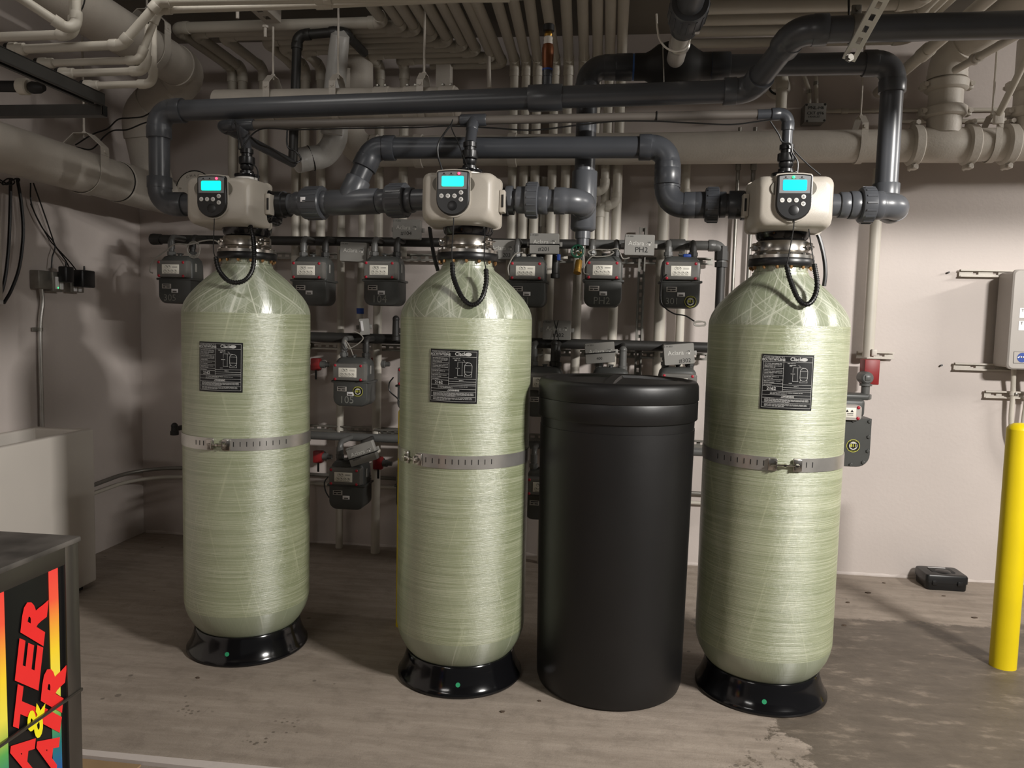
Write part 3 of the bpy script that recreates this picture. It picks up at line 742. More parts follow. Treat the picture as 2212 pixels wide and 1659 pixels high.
# header along the top, dropping into the left tank
hd = thing('pvc_header_pipe', 'long dark grey plastic pipe crossing above all tanks and bending up at the right', 'pipe', A(700, 232, Y=3.27))
PL = V((LX-.19, LY+.03, 2.0))
hv = [A(2420, 48, Y=2.86), A(1722, 66, Y=2.92), A(1620, 196, Y=3.27), A(338, 236, Y=3.28), A(341, 446, Y=LY+.03), PL]
hv[4].z = 2.0; hv[3].x = hv[4].x = (hv[3].x+hv[4].x)/2; hv[3].y = LY+.03
run(hd, hv, RP, 'pvc', R=.07, sock=.05, fr=1.2, seg=36)
pieces(hd, hv[2], hv[3], [('coupling', 1142, 1215, .054, 'pvc')])
pieces(hd, hv[4], hv[5], [('coupling', 372, 396, .051, 'pvc')])
# manifold between left and middle tank, up and over to the right tank
mf = thing('pvc_manifold', 'dark grey plastic pipe manifold linking left and middle tanks and crossing to the right tank', 'pipe', A(740, 432, Y=3.27))
a12, b12 = V((LX+.16, LY+.03, 2.003)), V((MX-.15, MY+.03, 2.01))
MB().cyl(a12, b12, RP, seg=36).build('pipe', 'pvc', mf)
pieces(mf, a12, b12, [('grommet', 566, 573, .057, 'grommet_blue'), ('coupling', 573, 616, .0565, 'pvc'), ('collar', 640, 658, .052, 'pvc'), ('nut', 657, 701, .0735, 'pvc'), ('collar', 700, 714, .053, 'pvc'),
    ('tee', 712, 818, .0545, 'pvc'), ('collar', 818, 838, .0505, 'pvc'), ('nut', 838, 880, .0735, 'pvc'), ('collar', 880, 894, .053, 'pvc')])
W0 = on(a12, b12, 752); W1 = A(806, 320, Y=3.31); W2 = A(1438, 318, Y=3.33); PR = V((RX-.15, RY+.03, 2.005)); W3 = A(1440, 438, Y=3.3); W3.z = 2.005; W2.x = W3.x
run(mf, [W0, W1, W2, W3, PR], RP, 'pvc_dark', R=.07, sock=.05, fr=1.2, seg=36)
sleeve(mf, W0, W0+(W1-W0).normalized()*.11, .054, 'pvc', 'tee_branch', 32)
sleeve(mf, W3+V((0, 0, .085)), W3+V((0, 0, .15)), .0535, 'pvc_dark', 'coupling', 32)
pieces(mf, W3, PR, [('collar', 1500, 1523, .054, 'pvc_dark'), ('nut', 1522, 1553, .0735, 'pvc_dark'), ('collar', 1552, 1568, .053, 'pvc_dark'), ('coupling', 1574, 1612, .0565, 'pvc_dark'), ('grommet', 1612, 1620, .057, 'grommet_blue')])
MB().rbox(on(a12, b12, 668)+V((0, -.0725, .006)), (.022, .003, .02), .001).build('sticker', 'paper', mf)
# outlet: middle tank -> riser -> cross-over -> right tank
ou = thing('pvc_outlet_pipe', 'dark grey outlet pipe looping from the middle tank up and over to the right tank', 'pipe', V((-.1, 3.45, 2.0)))
XO = -.112
oa = V((MX+.15, MY+.03, 2.01)); ob = V((XO, MY+.03, 2.005)); oc = V((XO, 3.44, 2.0)); od = V((XO, 3.45, 2.615))
oe = V((A(1924, 135, Y=3.45).x+.012, 3.45, 2.615)); of = V((oe.x, 3.45, 2.0)); og = V((oe.x, RY+.03, 2.005)); oh = V((RX+.15, RY+.03, 2.005))
run(ou, [oa, ob, oc], RP, 'pvc', R=.068, sock=.045, fr=1.22, seg=36)
run(ou, [oc, od, oe, of, og, oh], RP, 'pvc', R=.07, sock=.05, fr=1.2, seg=36)
sleeve(ou, oc+V((0, 0, -.075)), oc+V((0, 0, .17)), .0555, 'pvc', 'tee', 32)
MB().sphere(oc+V((0, 0, -.075)), .0555, 24, 12, (1, 1, .35)).build('tee_end', 'pvc', ou)
pieces(ou, oa, ob, [('coupling', 1077, 1108, .0565, 'pvc'), ('collar', 1116, 1136, .055, 'pvc'), ('nut', 1135, 1163, .0745, 'pvc'), ('collar', 1162, 1184, .0565, 'pvc')])
pieces(ou, oh, og, [('coupling', 1812, 1832, .052, 'pvc'), ('collar', 1834, 1857, .056, 'pvc'), ('nut', 1856, 1886, .0745, 'pvc'), ('collar', 1885, 1905, .0565, 'pvc')])
pieces(ou, od, oe, [('coupling', 1330, 1366, .0565, 'pvc_dark'), ('grommet', 1364, 1374, .0545, 'grommet_blue'), ('grommet', 1526, 1537, .0545, 'grommet_blue'), ('coupling', 1536, 1576, .0565, 'pvc_dark')])
vc = on(od, oe, 1455)
MB().rev(vc, EX, [(-.172, .05), (-.165, .056), (-.12, .056), (-.1, .066), (-.07, .088), (-.03, .1), (.03, .1), (.07, .088), (.1, .066), (.12, .056), (.155, .056), (.16, .05)], 40).build('bypass_valve_body', 'black_rough', ou)
# pipe coming off the bypass valve towards the viewer
br = [vc+V((.0, -.05, .0)), vc+V((.0, -.95, .0))]
MB().cyl(br[0], br[0]+V((0, -.42, 0)), .036, seg=32).build('clear_pipe', 'galv', ou)
MB().rev(br[0]+V((0, -.2, 0)), -EY, [(0, .036), (.004, .042), (.02, .042), (.026, .037)], 32).build('pipe_clamp', 'steel_band', ou)
sleeve(ou, br[0]+V((0, -.39, 0)), br[0]+V((0, -.47, 0)), .053, 'pvc', 'coupling', 32)
nut(ou, br[0]+V((0, -.46, 0)), br[0]+V((0, -.61, 0)), .07, 'pvc')
MB().cyl(br[0]+V((0, -.6, 0)), br[1], RP, seg=32).build('pipe', 'pvc', ou)
MB().rbox(br[0]+V((.035, -.50, -.062)), (.022, .02, .003), .001).build('sticker', 'paper', ou)
lp = [A(x, y, Y=3.05) for x, y in ((1418, 30), (1420, 60), (1425, 85), (1440, 104), (1462, 111), (1482, 102), (1492, 80), (1494, 62))]
tag(MB().tube(smooth_path(lp, 6), .0038, 8).build('pipe_strap', 'white_plastic'), 'thin white strap looped under the pipe above the black valve', 'strap')
tag(MB().cyl(A(1432, 100, Y=3.33), A(1434, 178, Y=3.33), .0028, seg=8).build('valve_wire', 'zinc'), 'thin grey wire hanging in front of the round black valve', 'wire')
# sampling tap under the riser
hb = thing('hose_bib', 'small brass tap with green hand wheel under the grey riser', 'tap', oc+V((-.02, 0, -.2)))
t0 = oc+V((0, 0, -.09))
MB().rev(t0, -EZ, [(0, .034), (.03, .034), (.032, .028), (.06, .028)], 28).build('reducer', 'pvc', hb)
MB().cyl(t0+V((0, 0, -.055)), t0+V((0, 0, -.16)), .0135, seg=16).build('nipple', 'chrome', hb)
MB().rev(t0+V((-.012, -.03, -.13)), V((-.1, -.45, -1)), [(0, .015), (.02, .016), (.045, .015), (.047, .017), (.06, .017)], 18).build('spout', 'brass', hb)
wc = t0+V((-.02, -.05, -.09)); wd = V((-.12, -1, .12)).normalized()
MB().cyl(wc, wc-wd*.06, .008, seg=12).build('stem', 'brass', hb)
whl = MB().torus(wc, wd, .026, .0048, 28, 8)
nx = wd.cross(EZ).normalized(); ny = wd.cross(nx)
for k in range(5):
    a = 2*math.pi*k/5; whl.cyl(wc, wc+(nx*math.cos(a)+ny*math.sin(a))*.026, .003, seg=6)
whl.build('hand_wheel', 'green_paint', hb)
MB().sphere(wc+wd*.004, .009).build('wheel_nut', 'chrome', hb)
# air vent on the header
av = thing('air_vent', 'copper coloured air vent with black cap standing on the grey header pipe', 'air vent', on(hv[2], hv[3], 1180)+V((0, .0, .045)))
vb_ = on(hv[2], hv[3], 1181)+V((0, .0, .04))
for nm, m_, pr in (('socket', 'pvc_dark', [(0, .0195), (.045, .0195), (.046, .0215), (.075, .0215)]), ('body', 'bronze', [(.075, .0205), (.09, .0225), (.14, .0245), (.16, .0245), (.175, .021)]), ('tape', 'blue', [(.07, .0222), (.077, .0222)]),
                   ('collar', 'white_plastic', [(.174, .0175), (.186, .019), (.192, .017), (.2, .019), (.206, .017)]), ('neck', 'brass', [(.205, .015), (.215, .018), (.23, .012)]), ('cap', 'black_rough', [(.226, .017), (.229, .024), (.252, .024), (.256, .02)])):
    MB().rev(vb_, EZ, pr, 22).build(nm, m_, av)
# drain line above the valves
dl = thing('drain_pipe', 'thin brownish grey drain pipe running over the three valve heads', 'pipe', A(1015, 262, Y=3.23))
zD = 2.352
dpt = lambda px, yy: V((A(px, yy, Y=3.24).x, 3.24, A(px, yy, Y=3.24).z))
dA, dB = dpt(492, 271), dpt(1697, 246)
MB().cyl(dA, dB, .0178, seg=20).build('pipe', 'pvc_beige', dl)
for (cx_, cy_, zt_), tee in (((LX, LY, ztopL), True), ((MX, MY, ztopM), True), ((RX, RY, ztopR), False)):
    t = on(dA, dB, px_of((cx_, cy_, 2.35))[0]); t = dA+(dB-dA)*((cx_-dA.x)/(dB.x-dA.x)); bot = V((cx_, cy_, zt_-.01))
    top = V((t.x, t.y, t.z))
    if tee:
        sleeve(dl, top-V((.055, 0, .001)), top+V((.055, 0, .002)), .0245, 'pvc_dark', 'tee', 24)
        sleeve(dl, top, top+(bot-top)*.45, .0255, 'pvc_dark', 'tee_branch', 24)
        MB().cyl(top, bot, .0228, seg=20).build('drop_pipe', 'pvc_dark', dl)
    else:
        run(dl, [top-V((.12, 0, .003)), top, bot], .0205, 'pvc_dark', R=.035, sock=.03, fr=1.22, seg=24)
dz = dA+V((-.02, 0, 0)); xb = dz.x
p_back = A(637, 353, X=xb); 
run(dl, [dA, dz+V((-.012, .0, 0)), V((xb-.012, p_back.y, p_back.z))], .0215, 'pvc_dark', R=.03, sock=.03, fr=1.2, seg=22)
p_up = A(628, 72, Y=p_back.y); p_r = A(735, 60, Y=p_back.y-.02)
run(dl, [V((xb-.012, p_back.y, p_back.z)), V((xb-.0, p_back.y+.03, p_up.z)), V((p_r.x, p_back.y+.03, p_r.z)), V((p_r.x+.01, p_back.y+.35, p_r.z))], .0245, 'iron', R=.045, sock=.03, fr=1.22, seg=22)
# black cables on the drain line
def cable(name, label, pts, r=.0032, m='cable', cat='cable', n=8):
    return tag(MB().tube(smooth_path(pts, n), r, 7).build(name, m), label, cat)
cable('power_cable', 'thin black cable sagging along the drain pipe from the left valve to the right valve', [A(x, y, Y=3.2) for x, y in ((505, 268), (508, 262), (512, 285), (516, 305), (520, 322))]+[A(x, y, Y=3.22) for x, y in ((560, 280), (640, 280), (760, 277), (900, 275), (975, 272), (1060, 276), (1150, 281), (1250, 270), (1330, 262), (1420, 262), (1500, 266), (1580, 269), (1640, 262), (1668, 258))])
cable('valve_cable', 'black cable looping from the drain pipe to the middle valve head', [A(x, y, Y=3.15) for x, y in ((975, 268), (962, 285), (947, 310), (946, 335), (953, 360), (958, 377))], .004)
cable('valve_cable', 'thin black cable beside the middle drain drop', [A(x, y, Y=3.12) for x, y in ((978, 258), (975, 275), (988, 305), (1000, 335), (1010, 360), (1016, 378))], .0024)
cable('valve_cable', 'thick black cable from the drain elbow behind the right valve head', [A(x, y, Y=3.2) for x, y in ((1664, 262), (1682, 290), (1690, 306), (1708, 312), (1712, 330), (1723, 350), (1722, 378))], .0035)
cable('valve_cable', 'pair of thin black cables fanning out right of the right drain drop', [A(x, y, Y=3.22) for x, y in ((1702, 306), (1720, 330), (1745, 355), (1772, 378))], .003)
cable('valve_cable', 'black hose hanging behind the neck of the right tank', [A(x, y, Y=3.3) for x, y in ((1758, 490), (1770, 515), (1780, 555), (1783, 590), (1780, 618))], .0085)
cable('valve_cable', 'black hose hanging behind the neck of the middle tank', [A(x, y, Y=3.3) for x, y in ((928, 490), (932, 520), (938, 555), (946, 585))], .0085)
cable('valve_cable', 'thin black cable curling over the left valve head', [A(x, y, Y=3.25) for x, y in ((541, 352), (552, 360), (557, 372), (558, 395))], .0028)
cable('power_cable', 'tangled black cable tied along the sloping drain pipe behind the left tank', [A(x, y, Y=yy) for x, y, yy in ((540, 295, 3.35), (560, 312, 3.4), (585, 322, 3.5), (610, 338, 3.65), (632, 352, 3.8), (650, 345, 3.85), (640, 328, 3.85), (622, 318, 3.85), (620, 290, 3.85), (624, 262, 3.85))], .0045)
for px, py in ((862/3.95+1200, 1000/3.95), (1668, 248), (503, 272)):
    c = on(dA, dB, px)
    tag(MB().torus(c, EX, .0195, .0026, 20, 6).build('cable_tie', 'cable'), 'black cable tie around the drain pipe '+('at its middle' if px < 1500 and px > 600 else ('near the right elbow' if px > 1500 else 'at its left end')), 'cable tie')

# ------------------------------------------------------------------ white pipework under the ceiling
ZC = 3.07; RW = .0285; YB = 4.74
# pipes that run back under the ceiling and turn straight down the back wall
tops = [(1073, 1113), (1109, 1138), (1144, 1162), (1180, 1200), (1223, 1229), (1259, 1262), (1291, 1291), (1319, 1318), (1347, 1343)]
for i, (xt, xb_) in enumerate(tops):
    xw = A(xb_, 129, Y=YB).x; xf = A(xt, 0, Z=ZC).x
    zlow = (1.0, .0, 1.0, .0, 1.9, .7, 2.02, 1.95, .7)[i]
    r = thing('ceiling_pipe', 'white ceiling pipe bending straight down the back wall, %s from the left' % ORDN[i], 'pipe', (xw, YB, zlow), 'white pipes bending down the back wall')
    xs = xf+(xf-xw)*1.6
    run(r, [V((xs, 2.35, ZC)), V((xw, YB, ZC)), V((xw, YB, zlow))], RW, 'white_pipe', R=.05, sock=.035, fr=1.17, seg=16)
# pipes that turn left in a stepped row, then back to the wall and down
turn = [(830, 48, 502), (871, 58, 524), (901, 66, 569), (937, 78, 640), (970, 90, 660), (1003, 100, 694), (1030, 111, 821), (1064, 124, 874)]
for i, (tx, ty, wx) in enumerate(turn):
    p = A(tx, ty, Z=ZC); xw = A(wx, 150, Y=YB).x
    zlow = (.9, 1.0, .0, 1.1, .0, 1.9, .0, 1.9)[i]
    r = thing('stepped_pipe', 'white ceiling pipe in the stepped row turning left, %s from the top left' % ORDN[i], 'pipe', (xw, YB, zlow), 'white pipes stepping left under the ceiling')
    run(r, [V((p.x-.02, 2.35, ZC)), V((p.x, p.y, ZC)), V((xw, p.y, ZC-.005)), V((xw, YB, ZC-.01)), V((xw, YB, zlow))], RW, 'white_pipe', R=.05, sock=.035, fr=1.17, seg=16)
p = A(1086, 137, Z=ZC)
r = thing('wall_pipe', 'white pipe running left along the top of the wall beside the hanger rods', 'pipe', (p.x, p.y, ZC))
run(r, [V((p.x-.03, 2.35, ZC)), V((p.x, 4.76, ZC)), V((A(930, 137, Y=4.76).x, 4.76, ZC))], RW, 'white_pipe', R=.05, sock=.035, fr=1.17, seg=16)
# more verticals on the wall
for i, (px, lab, zl, zh, rr) in enumerate(((737, 'white vertical pipe on the wall behind the upper and lower left meters', .0, 2.3, .024), (1138, 'white vertical pipe on the wall right of the middle valve head', 1.6, 2.4, .024), (1172, 'white vertical pipe on the wall above the upper middle meter', 1.0, 2.4, .022),
        (1432, 'white vertical pipe on the wall left of the far right meter', .2, 2.55, .034), (1477, 'white vertical pipe on the wall behind the far right meter', .4, 2.55, .026))):
    q = A(px, 500, Y=4.8)
    t = thing('wall_pipe', lab, 'pipe', (q.x, 4.8, zl)); MB().cyl((q.x, 4.8, zl), (q.x, 4.8, zh), rr, seg=16).build('pipe', 'white_pipe', t)
    sleeve(t, V((q.x, 4.8, zh-.3)), V((q.x, 4.8, zh-.22)), rr*1.15, 'white_pipe')
for px, lab, m_, rr in ((1589, 'thin steel conduit on the wall left of the right tank', 'zinc', .011), (1622, 'steel conduit on the wall partly hidden by the right tank', 'steel_brushed', .013)):
    q = A(px, 480, Y=4.83); t = thing('wall_conduit', lab, 'conduit', (q.x, 4.83, .4))
    MB().cyl((q.x, 4.83, .4), (q.x, 4.83, 2.7), rr, seg=14).build('pipe', m_, t)
    sleeve(t, V((q.x, 4.83, 2.45)), V((q.x, 4.83, 2.52)), rr*1.4, 'zinc')
# offset elbows under the big main (right of the riser)
e1 = A(1305, 365, Y=4.68); e2 = A(1305, 402, Y=4.68); e3 = A(1340, 362, Y=4.72)
r = thing('offset_pipe', 'white pipe with offset elbows beside the grey riser', 'pipe', e2)
q0, q1, q2, q3 = A(1308, 350, Y=4.7), A(1306, 408, Y=4.7), A(1262, 424, Y=4.7), A(1262, 470, Y=4.7)
run(r, [q0, q1, q2], .0245, 'white_pipe', R=.04, sock=.03, fr=1.2, seg=16)
r = thing('offset_pipe', 'lower white pipe with double elbow beside the grey riser', 'pipe', A(1330, 440, Y=4.72))
q0, q1, q2, q3 = A(1334, 350, Y=4.72), A(1331, 440, Y=4.72), A(1296, 447, Y=4.72), A(1293, 640, Y=4.72)
run(r, [q0, q1, q2], .0245, 'white_pipe', R=.04, sock=.03, fr=1.2, seg=16)
run(r, [q2+V((.03, 0, .0)), q2, q3], .0245, 'white_pipe', R=.03, sock=.03, fr=1.2, seg=16)
# pipes crossing the ceiling at the right, then turning towards the viewer
for i, (y_, yy, rr, xs_) in enumerate(((12, 3.92, .036, 1985), (40, 4.15, .031, 2022), (66, 4.4, .027, 2060), (92, 4.68, .026, 2096))):
    q = A(1620, y_, Y=yy); xt_ = A(xs_, 22, Y=3.9).x
    t = thing('cross_pipe', 'white pipe crossing the ceiling right of the black valve, %s from the top' % ORDN[i], 'pipe', q, 'white pipes crossing the ceiling at the right')
    run(t, [V((q.x-.22-.05*i, yy, q.z)), V((xt_, yy, q.z)), V((xt_, 2.4, q.z))], rr, 'white_pipe', R=rr*1.8, sock=.03, fr=1.17, seg=16)
q = A(1965, 142, Z=2.9)
t = thing('slanting_pipe', 'white pipe sloping to the wall behind the grey cross-over elbow', 'pipe', q)
MB().cyl((q.x, 2.9, 2.9), (q.x, 4.85, 2.9), .03, seg=16).build('pipe', 'white_pipe', t); sleeve(t, V((q.x, q.y-.25, 2.9)), V((q.x, q.y-.15, 2.9)), .036, 'white_pipe')
# upper-left sprinkler pipes
S = 3.0
def spipe(label, pts, r_=.0225, ends=None, m_='white_pipe'):
    t = thing('branch_pipe', label, 'pipe', A(pts[0][0], pts[0][1], Y=pts[0][2]), 'white branch pipes at the upper left')
    w_ = [A(x, y, Y=yy) for x, y, yy in pts]
    run(t, w_, r_, m_, R=.034, sock=.03, fr=1.3, seg=18)
    if ends:
        d = (w_[0]-w_[1]).normalized()
        MB().rev(w_[0]-d*.05, d, [(0, r_*1.1), (.004, r_*1.35), (.03, r_*1.35), (.034, r_*1.55), (.06, r_*1.55), (.062, r_*1.2)], 20).build('end_socket', m_, t)
        MB().rev(w_[0]+d*.012, d, [(0, r_*1.5), (.014, r_*1.5)], 20).build('gasket', 'gasket', t)
    return t
spipe('uppermost white branch pipe running off the left edge below the ceiling', [(-90, 83, 2.75), (160, 74, 2.75), (160, -70, 2.75)], .0168)
spipe('white branch pipe slanting in from the top left corner to meet the uppermost elbow', [(-40, -60, 2.5), (165, 75, 2.72), (164, -60, 2.72)], .0165)
spipe('longest white branch pipe, second in the stack, slanting up to the right', [(30, 107, 2.8), (262, 97, 2.8), (345, 3, 2.8), (700, -3, 2.8), (1100, -6, 2.8)], .0168, ends=True)
spipe('white branch pipe, third in the stack, slanting up to the right', [(92, 137, 2.85), (301, 130, 2.85), (342, 22, 2.85), (700, 10, 2.85), (1250, -14, 2.85)], .0135, ends=True)
spipe('white branch pipe, fourth in the stack, with a short riser', [(137, 159, 2.92), (314, 153, 2.92), (322, 55, 2.92)], .0148, ends=True)
spipe('lowest white branch pipe in the stack, with a long riser', [(190, 185, 3.0), (331, 181, 3.0), (331, 45, 3.0)], .0142, ends=True)

# ------------------------------------------------------------------ large white drain mains
def grooved(root, c, d, r, lug=EZ, m='white_iron'):
    """two-bolt grooved coupling; lug = direction of its bolt ears"""
    d = V(d).normalized(); lug = V(lug).normalized(); oth = d.cross(lug)
    ring(root, V(c)-d*.032, d, [(0, r*1.02), (.004, r*1.14), (.012, r*1.24), (.052, r*1.24), (.06, r*1.14), (.064, r*1.02)], m, 'coupling_housing', 36)
    rot = Matrix((d, oth, lug)).transposed()
    for s in (-1, 1):
        p = V(c)+lug*s*(r*1.34)
        MB().rbox(p, (.046, .052, r*.3), .008, 2, rot).build('coupling_ear', m, root)
        MB().cyl(p-oth*.042, p+oth*.042, .0075, seg=10).rev(p-oth*.048, oth, [(0, .0135), (.012, .0135)], 6).rev(p+oth*.032, oth, [(0, .0135), (.012, .0135)], 6).build('coupling_bolt', m, root)
RM = .089; YM = 4.6
mx0 = A(752, 330, Y=YM).x; zm0, zm1 = A(800, 328, Y=YM).z, A(2200, 312, Y=YM).z
mn = thing('drain_main', 'thick white drain main along the back wall with bolted couplings at its right end', 'pipe', V((mx0, YM, 2.4)))
zat = lambda x: zm0+(zm1-zm0)*(x-mx0)/(2.212-mx0)
run(mn, [V((mx0, YM, 2.98)), V((mx0, YM, zm0)), V((3.6, YM, zat(3.6)))], RM, 'white_iron', R=.15, sock=.04, fr=1.1, seg=32)
for px in (1975, 2094, 2178):
    xx = A(px, 314, Y=YM).x; grooved(mn, V((xx, YM, zat(xx))), EX, RM)
for px, py in ((1107, 350), (905, 350)):
    xx = A(px, py, Y=YM).x; ring(mn, V((xx-.026, YM, zat(xx))), EX, [(0, RM*.99), (.002, RM*1.1), (.05, RM*1.1), (.052, RM*.99)], 'white_iron', 'hub_band', 32)
# riser with tee at the right
rx = A(2036, 312, Y=YM).x
sleeve(mn, V((rx-.13, YM, zat(rx))), V((rx+.13, YM, zat(rx))), RM*1.06, 'white_iron', 'tee', 36)
rs = thing('drain_riser', 'thick white riser standing on the drain main at the upper right', 'pipe', V((rx, YM, 2.62)))
MB().cyl((rx, YM, zat(rx)+.06), (rx, YM, 3.0), RM*.98, seg=32).build('pipe', 'white_iron', rs)
for py in (243, 186): grooved(rs, V((rx, YM, A(2040, py, Y=YM).z)), EZ, RM, EX)
e0 = V((rx, YM, A(2040, 120, Y=YM).z)); e1 = e0+V((.22, -.55, .16))
run(rs, [e0+V((0, 0, -.06)), e0, e1+(e1-e0)], RM*1.02, 'white_iron', R=.13, sock=.03, fr=1.12, seg=32)
rx2 = A(2222, 300, Y=YM).x
rs2 = thing('drain_riser', 'thick white riser cut off by the right edge of the picture', 'pipe', V((rx2, YM, 2.62)))
MB().cyl((rx2, YM, zat(rx2)+.05), (rx2, YM, 3.1), RM*.98, seg=28).build('pipe', 'white_iron', rs2)
for py in (243, 186): grooved(rs2, V((rx2, YM, A(2222, py, Y=YM).z)), EZ, RM, EX)
# left-hand mains running back along the left wall
X1, Z1, R1 = -2.8, 2.255, .112
m1 = thing('left_main', 'thick white pipe running back along the left wall at valve height', 'pipe', V((X1, 3.8, Z1-.11)))
MB().cyl((X1, 1.2, Z1), (X1, 4.70, Z1), R1, seg=40).build('pipe', 'white_iron', m1)
yb = A(252, 385, X=X1).y
ring(m1, V((X1, yb, Z1)), EY, [(-.004, R1), (0, R1*1.015), (.006, R1*1.015), (.008, R1)], 'gasket', 'gasket', 40)
ring(m1, V((X1, yb+.01, Z1)), EY, [(0, R1), (.006, R1*1.05), (.3, R1*1.05), (.31, R1)], 'white_iron', 'hub', 40)
q = A(398, 152, Y=4.25); X2, Z2 = q.x, q.z
m2 = thing('left_main', 'thick white pipe running back under the ceiling at the upper left and bending down', 'pipe', V((X2, 3.6, Z2-.11)))
run(m2, [V((X2, 1.6, Z2)), V((X2, 4.3, Z2)), A(302, 250, Y=4.42), V((X1+.02, 4.52, Z1+.02))], .108, 'white_iron', R=.15, sock=.03, fr=1.06, seg=36)
for yy in (3.25, 3.75):
    ring(m2, V((X2, yy, Z2)), EY, [(0, .108), (.003, .1105), (.007, .1105), (.01, .108)], 'gasket', 'gasket', 40)
def clevis(label, x, y, z, r, ztop, axis, m='white_iron', wstrip=.034):
    """band hanger: strip under the pipe, yoke and threaded rod"""
    t = thing('pipe_hanger', label, 'pipe hanger', V((x, y, z-r)), 'painted pipe hangers')
    ax = V(axis); side = ax.cross(EZ).normalized(); c = V((x, y, z)); out = []
    for i in range(19):
        a = math.pi*(1+i/18); out.append(c+side*math.cos(a)*(r+.004)+EZ*math.sin(a)*(r+.004))
    path = [c-side*(r+.004)+EZ*(r*.9)]+out+[c+side*(r+.004)+EZ*(r*.9)]
    def strip(path, n):
        b = MB(); rings = []
        for p in path:
            rad = (p-c); rad = (rad-ax*rad.dot(ax)); rad = rad.normalized() if rad.length > 1e-6 else EZ
            rings.append([p-ax*wstrip/2, p+ax*wstrip/2, p+ax*wstrip/2+rad*.004, p-ax*wstrip/2+rad*.004])
        return b.loft(rings).build(n, m, t)
    strip(path, 'band')
    yo = [c-side*(r+.006)+EZ*(r*.75), c-side*(r+.004)+EZ*(r*1.15), c-side*(r*.35)+EZ*(r*1.75), c+side*(r*.35)+EZ*(r*1.75), c+side*(r+.004)+EZ*(r*1.15), c+side*(r+.006)+EZ*(r*.75)]
    strip(yo, 'yoke')
    for s in (-1, 1): MB().rev(c+side*s*(r+.006)+EZ*r*.95, side*s, [(0, .011), (.009, .011)], 6).build('hanger_bolt', m, t)
    MB().cyl(c+EZ*r*1.6, V((x, y, ztop)), .0058, seg=10).build('rod', m, t)
    MB().rev(c+EZ*(r*1.75+.006), EZ, [(0, .011), (.01, .011)], 6).build('rod_nut', m, t)
yh = A(183, 370, X=X1).y
clevis('white strap hanger around the thick left wall pipe', X1, yh, Z1, R1, CZ, EY, wstrip=.065)
clevis('white strap hanger around the upper left ceiling main', X2, A(357, 60, X=X2+.1).y, Z2, .108, CZ, EY, wstrip=.055)
clevis('white clevis hanger on the drain main left of the grey vertical pipe', A(1856, 300, Y=YM).x, YM, zat(1.4), RM, CZ, EX)
clevis('white clevis hanger on the drain main near the right edge', A(2140, 300, Y=YM).x, YM, zat(2.0), RM, CZ, EX)
# mid-depth pipe just above the header, carried by three hangers
zh_ = A(760, 226, Y=3.9).z
hp_ = thing('hung_pipe', 'white pipe with banded couplings hidden behind the long grey header', 'pipe', V((-.8, 3.9, zh_)))
hx0, hx1 = A(470, 222, Y=3.9).x, A(985, 222, Y=3.9).x
MB().cyl((hx0, 3.9, zh_), (hx1, 3.9, zh_), .08, seg=26).build('pipe', 'white_iron', hp_)
MB().sphere((hx1, 3.9, zh_), .08, 20, 10, (.35, 1, 1)).build('end_cap', 'white_iron', hp_)
for px in (828, 892, 968):
    xx = A(px, 222, Y=3.9).x; ring(hp_, V((xx-.04, 3.9, zh_)), EX, [(0, .08), (.003, .086), (.075, .086), (.08, .08)], 'white_iron', 'banded_coupling', 28)
    for s in (-.02, .02): MB().rbox((xx+s, 3.9-.03, zh_+.082), (.014, .03, .014), .003).build('band_screw', 'zinc', hp_)
for i, px in enumerate((590, 730, 915)):
    clevis('white clevis hanger above the grey header, %s' % ('left of the black pipe', 'in front of the wrapped pipe', 'beside the stepped pipes')[i], A(px, 222, Y=3.9).x, 3.9, zh_, .08, CZ-.05 if i else A(590, 58, Y=3.9).z, EX)
# cleanout plug on the back wall
cp = A(420, 412, Y=4.62)
co = thing('cleanout_plug', 'round pale pipe end with embossed lettering behind the left valve head', 'pipe cap', V((cp.x, 4.62, cp.z-.12)))
MB().rev(cp, EY, [(0, .001), (0, .118), (.004, .122), (.26, .122)], 44, caps=False).build('plug', 'white_iron', co)
MB().torus(cp+V((0, .004, 0)), EY, .1235, .0035, 44, 6).build('gasket', 'gasket', co)
MB().rev(cp+V((0, .012, 0)), EY, [(0, .126), (.24, .13)], 44).build('hub', 'white_iron', co)
em = MB()
for i, ch in enumerate('CHARLO'):
    a = math.radians(118-i*15); put_text(em, ch, .024, flat(cp, EX, EZ, e=.001), .094*math.cos(a), .094*math.sin(a), rot=a-math.pi/2)
put_text(em, '8', .024, flat(cp, EX, EZ, e=.001), .094*math.cos(math.radians(172)), .094*math.sin(math.radians(172)), rot=math.radians(82))
em.build('lettering', 'cover_shade', co, smooth=0)
# wrapped white pipes behind the left tank
wp = thing('wrapped_pipe', 'bluish white plastic-wrapped pipe slanting down from the black elbow', 'pipe', A(727, 200, Y=4.1))
MB().tube([A(735, 72, Y=4.02), A(735, 76, Y=4.03), A(731, 110, Y=4.05), A(722, 205, Y=4.1), A(716, 290, Y=4.12)], [.03, .048, .052, .058, .058], 24).build('pipe', 'white_wrap', wp)
we = thing('wrapped_elbow', 'white wrapped pipe elbow curving below the drain pipe', 'pipe', A(690, 350, Y=4.25))
pts = [A(640, 348, Y=4.15), A(668, 342, Y=4.2)]+[A(x, y, Y=4.25) for x, y in ((700, 335), (722, 305), (727, 268), (728, 240))]
MB().tube(smooth_path(pts, 8), .066, 28).build('pipe', 'white_wrap', we)
MB().torus(A(672, 342, Y=4.21), (A(690, 338, Y=4.22)-A(655, 347, Y=4.18)), .0675, .004, 32, 6).build('band', 'gasket', we)
